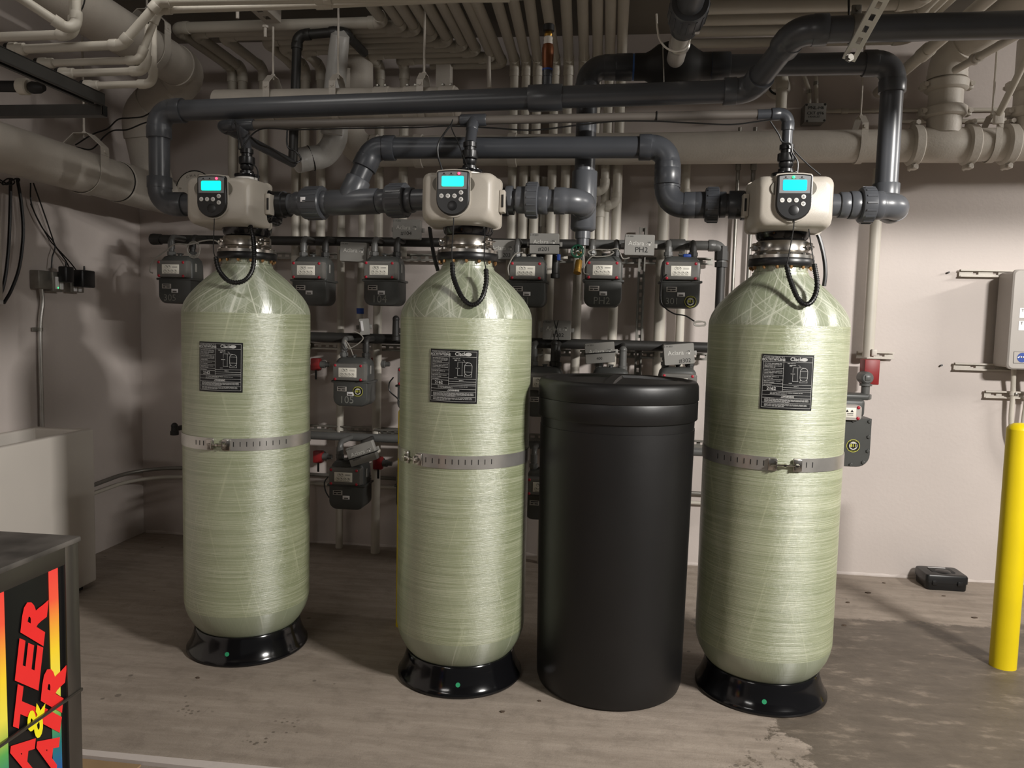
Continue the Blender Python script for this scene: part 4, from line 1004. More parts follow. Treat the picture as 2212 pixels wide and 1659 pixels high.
# blocky white riser and column behind the header
cb = thing('white_riser', 'wide pale vertical riser behind the second hanger', 'pipe', A(775, 200, Y=4.6))
MB().cyl(A(775, 205, Y=4.6), A(775, 100, Y=4.6), .085, seg=28).build('pipe', 'white_iron', cb); 
cb2 = thing('white_riser', 'pale square vertical duct behind the third hanger', 'duct', A(960, 200, Y=4.7))
q0, q1 = A(960, 205, Y=4.7), A(960, 100, Y=4.7); MB().box((q0+q1)/2, (.085, .085, (q1-q0).length)).build('casing', 'white_iron', cb2, smooth=0)
tag(MB().cyl(A(1057, 190, Y=4.55), A(1054, 78, Y=4.55), .0125, seg=14).build('ceiling_rod', 'white_iron'), 'thin white vertical pipe hanging between stepped pipes and header', 'pipe')

# slotted struts
def strut(label, p0, p1, m='zinc', w=.041, d=.021, pitch=.05, slot=.028, name='slotted_strut', face=(0, -1, 0), group=None):
    p0, p1 = V(p0), V(p1); t = thing(name, label, 'strut', (p0+p1)/2, group); ax = (p1-p0).normalized(); L = (p1-p0).length
    n = V(face); n = (n-ax*n.dot(ax)).normalized(); s = ax.cross(n); rot = Matrix((ax, s, n)).transposed(); b = MB(); mid = (p0+p1)/2
    sw = w*.36; th = .0025
    for k in (-1, 1): b.box(mid+s*k*(w/2-(w-sw)/4), (L, (w-sw)/2, th), rot)
    k = int(L/pitch)
    off = (L-k*pitch)/2
    segs = [(0, off+(pitch-slot)/2)]+[(off+pitch*i+pitch-(pitch-slot)/2, off+pitch*(i+1)+(pitch-slot)/2) for i in range(k-1)]+[(off+pitch*k-(pitch-slot)/2, L)]
    for a0, a1 in segs: b.box(p0+ax*(a0+a1)/2, (a1-a0, sw, th), rot)
    b.build('slotted_back', m, t, smooth=0)
    for k in (-1, 1):
        MB().box(mid+s*k*(w/2)+n*d/2, (L, th, d), rot).box(mid+s*k*(w/2-.004)+n*d, (L, .009, th), rot).build('flange', m, t, smooth=0)
    return t
strut('white slotted strut pointing at the viewer above the left hanger rod', A(590, 50, Y=3.92), A(488, -42, Y=3.45), 'white_iron', .085, .07, .085, .045, face=(0, 0, 1))
for px, py, yy in ((513, 40, 3.6), (573, 80, 3.82)):
    tag(MB().cyl(A(px, py, Y=yy), A(px, py-24, Y=yy), .008, seg=8).rev(A(px, py-20, Y=yy), EZ, [(0, .016), (.01, .016)], 6).build('strut_bolt', 'white_iron'), 'short white bolt under the slotted strut, %s' % ('outer one at the left' if px < 550 else 'inner one near the hanger rod'), 'bolt')
strut('bright slotted strut slanting up to the ceiling across the top right grey pipes', A(1833, 130, Y=2.78), A(1926, -40, Y=2.5), 'galv', .041, .02, .047, .026, face=(.25, 1, .6))
tag(MB().rev(A(1834, 126, Y=2.77), -EY, [(0, .014), (.012, .014), (.012, .009), (.02, .009)], 6).build('strut_bolt', 'zinc'), 'hex bolt at the lower end of the bright slotted strut', 'bolt')
pc_ = thing('pipe_clamp', 'grey pipe clamp around the top right header beside the bright strut', 'pipe clamp', A(1845, 66, Y=2.9))
cc = on(hv[0], hv[1], 1848); ring(pc_, cc-V((.018, 0, 0)), EX, [(0, .045), (.002, .05), (.034, .05), (.036, .045)], 'zinc', 'band', 30)
MB().rbox(cc+V((0, 0, .062)), (.034, .012, .04), .004).cyl(cc+V((0, -.02, .065)), cc+V((0, .02, .065)), .009, seg=8).build('clamp_ears', 'zinc', pc_)
tag(MB().cyl(A(1834, 40, Y=3.5), A(1833, -30, Y=3.5), .005, seg=8).build('hanger_rod', 'iron'), 'thin dark rod above the top right header clamp', 'rod')
# steel channels at the upper left
ce = A(214, 215, Y=2.95); 
ch = thing('steel_channel', 'dark steel channel running back at the upper left', 'channel', ce)
for off, d_ in (((0, 0), (.052, 1.8, .004)), ((-.024, -.022), (.004, 1.8, .044)), ((.024, -.022), (.004, 1.8, .044)), ((-.018, -.043), (.014, 1.8, .004)), ((.018, -.043), (.014, 1.8, .004))):
    MB().box((ce.x+off[0], ce.y-.9, ce.z+.02+off[1]), d_).build('web' if off == (0, 0) else 'flange', 'channel_dark', ch, smooth=0)
ce2 = A(222, 238, Y=2.97)
ch2 = thing('steel_channel', 'dark steel channel crossing to the left wall below the branch pipes', 'channel', ce2)
for dy_, dz_, d_ in ((0, 0, (.9, .004, .042)), (.02, .02, (.9, .042, .004)), (.02, -.02, (.9, .042, .004))):
    MB().box((ce2.x-.45, ce2.y-.01+dy_, ce2.z+dz_), d_).build('web' if dy_ == 0 else 'flange', 'channel_dark', ch2, smooth=0)
MB().box((ce2.x+.001, ce2.y+.01, ce2.z), (.004, .03, .036)).build('end_plate', 'gasket', ch2, smooth=0)
vv = thing('channel_valve', 'white pipe socket between black fittings under the steel channel', 'valve', A(55, 188, Y=2.9))
va, vb2 = A(-60, 186, Y=2.9), A(105, 192, Y=2.9); vd = (vb2-va).normalized()
MB().cyl(va, A(40, 187, Y=2.9), .022, seg=18).build('pipe', 'black_rough', vv)
MB().rev(A(40, 187, Y=2.9), vd, [(0, .026), (.006, .032), (.04, .032), (.045, .027)], 20).build('socket', 'white_pipe', vv)
MB().rev(A(66, 189, Y=2.9), vd, [(0, .02), (.01, .024), (.04, .022), (.06, .012)], 16).build('plug', 'black_rough', vv)

# ------------------------------------------------------------------ gas meters on the back wall
def gas_row(label, pts, r, m, name='gas_header'):
    t = thing(name, label, 'pipe', pts[0]); run(t, pts, r, m, R=r*1.7, sock=.03, fr=1.22, seg=20); return t
YG = 4.62
zg1 = A(700, 521, Y=YG).z; zg2 = A(900, 734, Y=YG).z; zg3 = A(760, 944, Y=YG).z
g0, g1 = V((A(332, 521, Y=YG).x, YG, zg1)), V((A(1280, 521, Y=YG).x, YG, zg1))
r1 = gas_row('black iron gas pipe above the upper row of meters, left part', [g0, g1], .028, 'iron')
MB().rev(g0, -EX, [(-.05, .034), (.0, .036), (.012, .034), (.02, .025)], 24).build('end_cap', 'iron', r1)
gx = A(1560, 522, Y=YG).x
r1b = gas_row('grey gas pipe above the upper row of meters, right part turning down', [g1+V((.004, 0, 0)), V((gx, YG, zg1)), V((gx, YG, A(1566, 575, Y=YG).z))], .028, 'iron_grey')
zz = A(1566, 555, Y=YG).z
for z_, h_, rr in ((zz-.02, .05, .04), (zz+.03, .03, .036), (zz-.06, .03, .037)): MB().rev((gx, YG, z_), EZ, [(0, rr), (h_, rr)], 8).build('union', 'iron', r1b)
MB().cyl((gx, YG, zz-.02), (gx, YG, .9), .026, seg=18).build('pipe', 'iron', r1b)
sleeve(r1b, V((A(1450, 522, Y=YG).x-.01, YG, zg1)), V((A(1480, 522, Y=YG).x, YG, zg1)), .036, 'iron_grey', 'union')
r2 = gas_row('black iron gas pipe behind the tanks above the second row of meters', [V((A(640, 730, Y=YG).x, YG, zg2)), V((A(1530, 748, Y=YG).x, YG, zg2))], .031, 'iron')
r3 = gas_row('grey gas pipe above the lowest meters', [V((A(600, 944, Y=YG).x, YG, zg3)), V((A(1540, 955, Y=YG).x, YG, zg3))], .026, 'iron_grey')
strut('horizontal strut under the second gas pipe', V((A(640, 748, Y=4.8).x, 4.8, zg2-.06)), V((A(1530, 760, Y=4.8).x, 4.8, zg2-.06)), 'zinc')
strut('horizontal slotted strut above the lowest gas meters', V((A(600, 925, Y=4.8).x, 4.8, A(760, 927, Y=4.8).z)), V((A(1530, 948, Y=4.8).x, 4.8, A(760, 927, Y=4.8).z)), 'zinc')
s2 = A(835, 934, Y=4.72); strut('short slotted strut overlapping the lower strut behind the yellow bollard', V((s2.x-.07, 4.72, s2.z)), V((s2.x+.3, 4.72, s2.z)), 'zinc')
strut('horizontal strut under the upper gas pipe', V((A(590, 545, Y=4.82).x, 4.82, zg1-.075)), V((A(1540, 550, Y=4.82).x, 4.82, zg1-.075)), 'zinc')
strut('vertical slotted strut between the two right meters', A(1377, 812, Y=4.78), A(1389, 492, Y=4.78), 'zinc', pitch=.046, slot=.026)

# one meter, built at the origin: z = 0 at the body flange, facing -Y
def outline(w, top, bot, r, n=6):
    out = [(w/2, top), (-w/2, top)]
    for i in range(n+1): a = math.pi+math.pi/2*i/n; out.append((-w/2+r+r*math.cos(a), bot+r+r*math.sin(a)))
    for i in range(n+1): a = 1.5*math.pi+math.pi/2*i/n; out.append((w/2-r+r*math.cos(a), bot+r+r*math.sin(a)))
    return out
def meter_proto():
    t = thing('gas_meter', 'x', 'gas meter', (0, 0, 0), 'gas meters on the back wall')
    MB().loft([[V((x, y, z)) for x, z in outline(.212*k, .0, -.142*k, .045)] for y, k in ((.085, .93), (.075, 1), (-.07, 1), (-.082, .965), (-.086, .9))]).build('lower_case', 'meter', t, smooth=35)
    MB().rbox((0, 0, .003), (.232, .178, .014), .005).build('case_flange', 'meter', t)
    MB().loft([[V((x, y*sy, z)) for x, y in rrect(w_, .16, .03, 3)] for z, w_, sy in ((.008, .212, 1), (.09, .208, 1), (.12, .196, .95), (.138, .17, .85), (.145, .14, .7))]).build('upper_case', 'meter', t, smooth=45)
    ix = MB().loft([[V((x, y, .062+z)) for x, z in rrect(w_, h_, .01, 3)] for y, w_, h_ in ((-.07, .196, .104), (-.105, .194, .102), (-.115, .186, .094), (-.117, .17, .08))]).build('index_cover', 'meter_cover', t, smooth=35)
    MB().rbox((-.006, -.1175, .06), (.108, .003, .056), .001).build('dial_plate', 'dial', ix)
    dl_ = MB(); f = flat((-.006, -.119, .06), EX, EZ, e=.0006)
    for dx, dz in ((-.035, -.012), (-.013, -.012), (.009, -.012), (.031, -.012), (-.026, .013), (-.008, .013)):
        rr = .0085
        stroke2(dl_, f, [(dx+rr*math.cos(a*math.pi/5), dz+rr*math.sin(a*math.pi/5)) for a in range(11)], .0012); stroke2(dl_, f, [(dx, dz), (dx+.005, dz+.006)], .0026)
    for yy in (.015, .01): rect2(dl_, f, .012, yy, .044, yy+.0015)
    rect2(dl_, f, -.04, -.0255, .04, -.0242)
    dl_.build('dial_print', 'ink_black', ix, smooth=0)
    for sx in (-1, 1):
        for z_ in (.02, .1): MB().sphere((sx*.077-.004, -.1165, z_), .0085, 12, 6, (1, .5, 1)).build('seal', 'red', ix)
    MB().rbox((-.05, -.0875, -.04), (.058, .002, .028), .001).build('data_plate', 'grey_box', t)
    bb = MB(); f = flat((-.05, -.0888, -.04), EX, EZ)
    for x0, y0, x1, y1 in ((-.022, .004, .022, .010), (-.022, -.008, -.006, -.002), (.0, -.008, .022, -.002)): rect2(bb, f, x0, y0, x1, y1)
    bb.build('data_print', 'ink_black', t, smooth=0)
    MB().rbox((.002, -.0875, -.067), (.042, .002, .022), .001).build('bar_code_label', 'paper', t)
    b3 = MB(); f = flat((.002, -.0888, -.067), EX, EZ); rect2(b3, f, -.013, -.008, .013, .0005); b3.build('bar_code', 'meter_cover', t, smooth=0)
    MB().cyl((0, -.02, .143), (0, -.02, .156), .012, seg=12).box((0, -.02, .158), (.03, .03, .006)).build('top_plug', 'meter', t)
    MB().rbox((.1065, -.03, .075), (.003, .022, .05), .001).build('side_badge', 'module', t)
    return t
proto = meter_proto()
def meter(px, py, Y, label, hz, mark=None, sticker=None, msz=.05, mpos=(.0, -.108)):
    """flange seen at pixel (px, py) with the meter centred at depth Y; hz = height of its supply pipe"""
    q = A(px, py, Y=Y-.08); loc = V((q.x, Y, q.z))
    t = copy_tree(proto)
    t.location = loc; t['label'] = label; ORG[t.name] = V((0, 0, 0))
    for i, sx in enumerate((-.068, .068)):
        topz = hz-loc.z; m_ = 'iron_grey' if i == 0 else 'iron'
        MB().rev((sx, 0, .12), EZ, [(0, .022), (.03, .022), (.031, .026), (.052, .026), (.054, .017)], 8).build('swivel_nut', m_, t, smooth=25)
        b = MB(); ap, tt = arc(V((sx, 0, topz)), EZ, EY, .035, 6)
        b.tube([V((sx, 0, .15))]+ap+[V((sx, YG-loc.y, topz))], .0165, 14); b.build('connector', m_, t)
        MB().rev((sx, 0, topz-.075), EZ, [(0, .0205), (.045, .0205)], 14).build('collar', m_, t)
    if mark:
        k = MB(); put_text(k, mark, msz, flat((mpos[0], -.0868, mpos[1]), EX, EZ, e=.0005)); k.build('chalk_mark', 'chalk', t, smooth=0)
    if sticker:
        sx_, sz_, sr = sticker; add_811(t, V((sx_, -.0872, sz_)), sr)
    return t
def add_811(t, c, r):
    s = MB().rev(c, -EY, [(0, r), (.0012, r)], 32).build('sticker', 'sticker_yellow', t)
    MB().rev(c+V((0, -.0011, 0)), -EY, [(0, r*.92), (.0006, r*.92)], 32).build('sticker_ring', 'label_black', t)
    MB().rev(c+V((0, -.0016, 0)), -EY, [(0, r*.62), (.0005, r*.62)], 28).build('sticker_field', 'ink_grey', t)
    MB().prism([(-.5*r, .34*r), (.5*r, .34*r), (.5*r, -.2*r), (0, -.5*r), (-.5*r, -.2*r)], c+V((0, -.002, 0)), EX, EZ, -EY, .0005).build('sticker_shield', 'label_black', t)
    k = MB(); put_text(k, '811', r*.62, flat(c+V((0, -.0027, 0)), EX, EZ, e=.0003), 0, .02*r, bold=r*.02)
    put_text(k, 'KNOW WHAT\'S BELOW', r*.13, flat(c+V((0, -.0019, 0)), EX, EZ, e=.0003), 0, .74*r); put_text(k, 'CALL BEFORE YOU DIG', r*.13, flat(c+V((0, -.0019, 0)), EX, EZ, e=.0003), 0, -.76*r)
    k.build('sticker_lettering', 'sticker_yellow', t, smooth=0)
meter(378, 604, 4.45, 'grey gas meter marked 305 left of the left tank', zg1, '305', msz=.055, mpos=(-.03, -.11))
meter(668, 607, 4.45, 'grey gas meter peeking out right of the left tank shoulder', zg1)
meter(824, 607, 4.45, 'grey gas meter marked 104 between left and middle tanks', zg1, '104', msz=.062, mpos=(-.01, -.106))
meter(1138, 609, 4.45, 'grey gas meter right of the middle tank, half hidden by it', zg1, '201', msz=.055, mpos=(-.02, -.108))
meter(1303, 608, 4.45, 'grey gas meter marked PH2 in the upper row', zg1, 'PH2', msz=.055, mpos=(-.005, -.109))
meter(1471, 610, 4.45, 'grey gas meter marked 301 with round yellow sticker', zg1, '301', (.055, -.105, .032), msz=.05, mpos=(-.045, -.106))
meter(757, 826, 4.45, 'grey gas meter marked 105 hanging below the blue taped pipe', zg2, '105', (.048, -.052, .03), msz=.06, mpos=(-.02, -.105))
meter(748, 1050, 4.4, 'dark gas meter hanging lowest between left and middle tanks', zg3)
meter(896, 836, 4.45, 'gas meter almost hidden behind the middle tank, upper one beside the bollard', zg2)
meter(893, 1052, 4.45, 'gas meter almost hidden behind the middle tank, lower one beside the bollard', zg3)
meter(1174, 848, 4.45, 'gas meter seen through the slit left of the black drum, upper one', zg2)
meter(1174, 1072, 4.45, 'gas meter seen through the slit left of the black drum, lower one', zg3)
meter(1318, 850, 4.45, 'gas meter hidden behind the black drum lid', zg2)
meter(1464, 850, 4.45, 'gas meter right behind the black drum beside the right tank', zg2)

for _c in list(proto.children):
    for _g in list(_c.children): bpy.data.objects.remove(_g)
    bpy.data.objects.remove(_c)
bpy.data.objects.remove(proto)

# radio modules
def module(px, py, Y, tilt, label, number=None, w=.166, h=.115, strap=None, date=True, roty=0.):
    c = A(px, py, Y=Y); t = thing('radio_module', label, 'radio module', c, 'grey radio modules of the meters')
    R = Matrix.Rotation(-tilt, 3, 'Y') @ rotz(roty); ex, ez, n = R @ EX, R @ EZ, R @ -EY
    b = MB(); b.loft([[c+ex*x+ez*z+n*d for x, z in rrect(w*k, h*k, .006, 3)] for d, k in ((-.025, .97), (-.021, 1), (.02, 1), (.025, .975))]); b.build('case', 'module', t, smooth=35)
    MB().rbox(c+ex*(w/2+.008)-n*.018, (.02, .006, .026), .003, 2, R).build('ear', 'module', t); MB().rbox(c-ex*(w/2+.008)-n*.018, (.02, .006, .026), .003, 2, R).build('ear', 'module', t)
    f = flat(c+n*.0252, ex, ez, e=.0006); k = MB()
    put_text(k, 'Aclara', .034, f, -.018, .008); k.build('wordmark', 'ink_grey', t, smooth=0); k = MB()
    for a0, a1, rr in ((200, 20, .013), (170, 0, .008)):
        stroke2(k, f, [(.052+rr*math.cos(math.radians(a0+(a1-a0)*i/8)), .008+rr*math.sin(math.radians(a0+(a1-a0)*i/8))) for i in range(9)], .0035)
    k.add([f(.055+.006*math.cos(a*.7854), .002+.006*math.sin(a*.7854)) for a in range(8)], [tuple(range(8))])
    k.build('emblem', 'ink_grey', t, smooth=0)
    if number:
        k = MB(); put_text(k, number[0], number[3] if len(number) > 3 else .032, f, number[1], number[2]); k.build('handwritten_number', 'ink_black', t, smooth=0)
    if date:
        k = MB(); put_text(k, '3 19 2021', .012, f, -.056, .046); k.build('handwritten_date', 'ink_black', t, smooth=0)
    if strap is not None:
        MB().rbox(c+ez*strap, (w*1.06, .058, .006), .002, 1, R).build('cable_strap', 'cable', t)
    return t
module(880, 496, 4.5, -.02, 'grey radio module numbered 104 left of the middle valve head', ('#104', 0, -.025))
module(766, 545, 4.52, -.03, 'dim grey radio module between the two left meters under the gas pipe', None)
module(1085, 540, 4.56, -.0, 'grey radio module half hidden behind the steel neck of the middle tank', ('203', .03, -.032))
module(1176, 527, 4.4, -.0, 'grey radio module numbered 201 with a black strap across it', ('#201', 0, -.032), strap=-.004)
module(1381, 530, 4.42, -.015, 'grey radio module numbered PH2 over the vertical strut', ('PH2', .012, -.028, .042))
module(1203, 713, 4.55, .0, 'dim grey radio module under crossed black ties right of the middle tank', ('#202', .01, -.03))
module(1296, 762, 4.38, .1, 'tilted grey radio module with black strap above the black drum', ('400', -.005, -.032, .022), strap=.0)
module(1466, 765, 4.38, .1, 'tilted grey radio module numbered 302 at the edge of the right tank', ('#302', .03, -.038))
module(783, 979, 4.32, .34, 'strongly tilted grey radio module strapped above the lowest gas meter', ('#204', -.035, -.018, .024), strap=-.012)
md = module(787, 706, 4.55, .1, 'small grey radio module on edge below the blue tape', None, .06, .1, date=False, roty=.35)
for k in list(md.children):
    if k.name.startswith(('wordmark', 'emblem')): bpy.data.objects.remove(k)
tl = thing('paper_tag', 'small white paper tag on the module below the blue tape', 'tag', A(783, 703, Y=4.5)); MB().rbox(A(782, 704, Y=4.5), (.014, .002, .06), .0008, 1, Matrix.Rotation(-.15, 3, 'Y')).build('tag_sheet', 'paper', tl)
# crossed ties on the dim module
for a, b_, lab in (((1197, 692), (1207, 735), 'first'), ((1206, 692), (1196, 735), 'second')):
    tag(MB().cyl(A(a[0], a[1], Y=4.5), A(b_[0], b_[1], Y=4.5), .0028, seg=6).build('cable_tie', 'cable'), 'black cable tie crossing the dim module, %s of the crossed pair' % lab, 'cable tie')
# taped pipe
q = A(779, 620, Y=4.72); tp = thing('wall_pipe', 'white pipe with a band of blue tape behind the 104 meter', 'pipe', (q.x, 4.72, 1.55))
q2 = A(777, 690, Y=4.72); MB().cyl((q2.x, 4.72, q2.z), (q.x+.01, 4.72, 2.3), .022, seg=16).build('pipe', 'white_pipe', tp)
ring(tp, V((A(778, 678, Y=4.72).x, 4.72, A(778, 678, Y=4.72).z)), EZ, [(0, .0235), (.035, .0235)], 'blue', 'tape', 18)
# red shut-off valves and stub fittings between the meters
for i, (px, py, yy, lab) in enumerate(((683, 787, 4.75, 'red shut-off valve left of the 105 meter'), (812, 786, 4.75, 'red shut-off valve right of the 105 meter'), (688, 986, 4.72, 'red shut-off valve left of the lowest meter'), (817, 1000, 4.72, 'red shut-off valve right of the lowest meter'))):
    c = A(px, py, Y=yy); t = thing('gas_valve', lab, 'valve', c, 'red gas valves')
    MB().rbox(c, (.06, .05, .08), .008).build('body', 'red_valve', t); MB().rev(c+V((.03, 0, 0)), EX, [(0, .022), (.03, .024), (.032, .016), (.06, .014)], 14).build('spout', 'iron_grey', t)
    MB().rbox(c+V((.01, -.03, -.065)), (.014, .008, .06), .003).build('handle', 'black_rough', t); MB().cyl(c, c+V((0, .1, 0)), .018, seg=12).build('tail_pipe', 'iron', t)
def stub(px, py, Y, label, up=.1, m_='iron', nm='pipe_tee'):
    c = A(px, py, Y=Y); t = thing(nm, label, 'pipe fitting', c)
    MB().rev(c, EZ, [(-.03, .022), (-.028, .027), (-.005, .027), (.0, .022), (up, .02)], 14).build('body', m_, t); MB().sphere(c+V((0, 0, up)), .022, 12, 8).build('plug', m_, t)
    MB().cyl(c+V((0, 0, up*.3)), c+V((0, .14, up*.3)), .017, seg=12).build('branch', m_, t); return t
stub(1345, 790, 4.42, 'grey pipe fitting with shiny plug right of the tilted module', .09, 'iron_grey')
stub(1197, 780, 4.45, 'grey pipe fitting under the crossed ties', .1, 'iron')
stub(855, 725, 4.55, 'black gas regulator at the left edge of the middle tank', .1, 'iron')
stub(1200, 590, 4.45, 'black drip leg hanging below the 201 module', .12, 'iron')
stub(377, 930, 4.7, 'small black valve at the left edge of the left tank', .03, 'iron')
tag(MB().rbox(A(1207, 556, Y=4.4), (.02, .02, .035), .004).build('blue_tag', 'blue'), 'small blue tag below the 201 module', 'tag')
tag(MB().rbox(A(1484, 553, Y=4.4), (.045, .03, .022), .008).build('blue_plug', 'blue'), 'blue plastic plug on top of the 301 meter', 'plug')
# signal cords
cable('signal_cord', 'grey cord curling over the top of the 305 meter', [A(x, y, Y=4.32) for x, y in ((330, 590), (324, 585), (330, 565), (360, 540), (380, 527), (410, 528), (440, 520), (465, 520), (480, 535))], .004, 'cord_grey')
cable('signal_cord', 'coil of grey cord beside the 305 meter pipes', [A(418+14*math.cos(i*.7), 542+16*math.sin(i*.7)-i*.3, Y=4.4) for i in range(24)], .003, 'cord_grey', n=4)
cable('signal_cord', 'bundle of grey cord on top of the PH2 meter', [A(1298+28*math.cos(i*1.05), 545+8*math.sin(i*1.05)+(i % 3), Y=4.36) for i in range(22)], .003, 'cord_grey', n=4)
cable('signal_cord', 'grey cord looping down the left side of the PH2 meter', [A(x, y, Y=4.33) for x, y in ((1287, 548), (1272, 560), (1262, 578), (1262, 590), (1272, 593))], .0035, 'cord_grey')
cable('signal_cord', 'grey cord from the PH2 meter to its module', [A(x, y, Y=4.33) for x, y in ((1318, 540), (1335, 538), (1345, 558), (1360, 557))], .0035, 'cord_grey')
cable('signal_cord', 'black cord from the 301 meter down to a coil at the right tank', [A(x, y, Y=4.33) for x, y in ((1440, 593), (1430, 605), (1427, 640), (1432, 660), (1455, 677), (1480, 682), (1500, 694))], .004)
cable('signal_cord', 'coil of grey cord beside the right tank shoulder', [A(1512+13*math.cos(i*1.0), 698+5*math.sin(i*1.0)+(i % 4)*.8, Y=4.35) for i in range(24)], .0032, 'cord_grey', n=4)
cable('signal_cord', 'grey cord tangled above the 105 meter', [A(x, y, Y=4.4) for x, y in ((765, 716), (778, 722), (784, 732), (770, 745), (752, 752), (745, 735), (755, 748), (763, 768))], .0035, 'cord_grey')
cable('signal_cord', 'black cord down the left side of the lowest meter', [A(x, y, Y=4.28) for x, y in ((708, 1030), (701, 1042), (703, 1060), (711, 1075))], .004)
cable('signal_cord', 'black cord beside the meter hidden behind the middle tank', [A(x, y, Y=4.3) for x, y in ((850, 815), (841, 828), (842, 845), (858, 860), (868, 874))], .004)
cable('signal_cord', 'grey cord down the left of the 201 meter', [A(x, y, Y=4.33) for x, y in ((1130, 545), (1112, 550), (1098, 575), (1099, 595))], .004, 'cord_grey')
# dark conduits low on the walls
for i, (yc, lab) in enumerate((((1008, 1040, 1075), 'upper dark conduit bending round the left corner near the floor'), ((1027, 1056, 1092), 'lower dark conduit bending round the left corner near the floor'))):
    z_ = A(330, yc[0], Y=4.85).z; zl = A(210, yc[1], X=-3.09).z-.0
    t = thing('low_conduit', lab, 'conduit', V((-3.09, 4.85, z_)))
    run(t, [A(130, yc[2], X=-3.09), V((-3.09, 4.85, z_)), V((1.4, 4.85, z_-.0))], .0125, 'steel_brushed' if i == 0 else 'white_pipe', R=.3, bare=True, seg=12)

# ------------------------------------------------------------------ right-hand wall
cab = thing('wall_cabinet', 'pale grey electrical cabinet on the wall at the right edge', 'cabinet', V((2.5, 4.76, 1.3)))
zb_, zt_ = 1.315, 1.865
MB().loft([[V((2.273+.28+x, y, (zb_+zt_)/2+z)) for x, z in rrect(.56*k, (zt_-zb_)*k, .02, 4)] for y, k in ((4.84, .99), (4.7, .99), (4.685, 1.0))]).build('case', 'grey_box', cab, smooth=35)
MB().loft([[V((2.273+.28+x, y, (zb_+zt_)/2+z)) for x, z in rrect(.57*k, (zt_-zb_+.012)*k, .025, 4)] for y, k in ((4.686, .99), (4.682, 1.), (4.668, 1.), (4.66, .975))]).build('door', 'grey_box', cab, smooth=35)
fcab = flat((0, 4.66, 0), EX, EZ)
for z0, z1 in ((1.60, 1.655), (1.53, 1.583)):
    xl = A(2205, 640, Y=4.66).x; pl = MB(); pl.box((xl+.05, 4.6595, (z0+z1)/2), (.1, .002, z1-z0)); s = pl.build('paper_label', 'paper', cab, smooth=0)
    k = MB(); put_text(k, 'T', .022, flat((xl+.015, 4.658, z1-.014), EX, EZ)); k.build('label_print', 'ink_black', cab, smooth=0)
bx = A(2189, 772, Y=4.66); 
MB().box((bx.x+.1, 4.6593, bx.z), (.2, .0012, .066)).build('badge_border', 'ink_black', cab, smooth=0); MB().box((bx.x+.1, 4.6588, bx.z), (.197, .0014, .063)).build('badge_plate', 'grey_box', cab, smooth=0)
MB().rev((bx.x+.046, 4.658, bx.z), -EY, [(0, .027), (.001, .027)], 30).build('badge_disc', 'blue', cab)
k = MB(); f = flat((bx.x+.046, 4.6568, bx.z), EX, EZ); stroke2(k, f, [(-.022, 0), (-.012, .008), (0, 0), (.012, .008), (.022, 0)], .006); k.build('badge_mark', 'paper', cab, smooth=0)
MB().sphere((bx.x+.046, 4.6585, bx.z), .0275, 24, 8, (1, .02, 1)).build('badge_rim', 'paper', cab)
for label, p0, p1, pit in (('white slotted strut behind the top of the wall cabinet', (2072, 590), (2230, 592), .11), ('white slotted strut behind the bottom of the wall cabinet', (2060, 791), (2230, 794), .11), ('white slotted strut holding the conduits below the wall cabinet', (2126, 851), (2260, 853), .06), ('short white strut on the wall behind the red valve', (1850, 766), (1930, 768), .08)):
    q0, q1 = A(*p0, Y=4.86), A(*p1, Y=4.86); q1.z = q0.z; strut(label, q0, q1, 'white_iron', .041, .02, pit, .03)
for i, (px, py, lab) in enumerate(((2046, 590, 'small dark anchor stub in the wall left of the upper cabinet strut'), (2031, 790, 'small dark anchor stub in the wall left of the lower cabinet strut'))):
    q = A(px, py, Y=WY); tag(MB().cyl(q, q+V((-.0, -.025, .004)), .0055, seg=8).build('wall_anchor', 'iron'), lab, 'anchor')
for i, (pts, lab) in enumerate(((((2190, 790, 4.78), (2188, 850, 4.81), (2184, 905, 4.82), (2188, 945, 4.82), (2206, 985, 4.82), (2235, 1025, 4.82)), 'white conduit curving down below the wall cabinet'), (((2222, 790, 4.78), (2218, 860, 4.81), (2210, 930, 4.82), (2225, 980, 4.82)), 'white conduit at the right edge below the wall cabinet'))):
    t = thing('cabinet_conduit', lab, 'conduit', A(pts[-1][0], pts[-1][1], Y=4.82)); MB().tube(smooth_path([A(x, y, Y=yy) for x, y, yy in pts], 6), .0135, 14).build('pipe', 'white_pipe', t)
    c = A(pts[1][0], pts[1][1], Y=4.81); ring(t, c-V((0, 0, .012)), EZ, [(0, .0145), (.001, .0175), (.023, .0175), (.024, .0145)], 'white_iron', 'conduit_clamp', 16); MB().rbox(c+V((.006, -.022, 0)), (.012, .02, .016), .003).build('clamp_screw', 'zinc', t)
# vertical pipe with red valve and larger meter behind the right tank
vx = A(1885, 600, Y=4.78).x
vp = thing('wall_pipe', 'white vertical pipe on the wall right of the right tank', 'pipe', (vx, 4.78, 1.35))
zl_ = A(1880, 772, Y=4.78).z
MB().cyl((vx, 4.78, zl_), (vx, 4.78, 2.45), .032, seg=20).build('pipe', 'white_pipe', vp)
MB().rbox((vx+.02, 4.745, zl_+.03), (.03, .03, .04), .004).build('strut_clamp', 'white_iron', vp)
rv = thing('red_shutoff', 'dark red shut-off valve with grey elbow right of the right tank', 'valve', A(1878, 800, Y=4.66))
c = A(1878, 803, Y=4.7); MB().rbox(c, (.085, .09, .145), .005).build('body', 'red_valve', rv)
c2 = A(1871, 816, Y=4.62); MB().rev(c2, EY, [(-.03, .026), (-.022, .034), (.0, .036), (.06, .036)], 22).build('elbow_body', 'iron_grey', rv); MB().rbox(c2+V((0, -.03, 0)), (.03, .012, .03), .003).build('plug', 'iron_grey', rv)
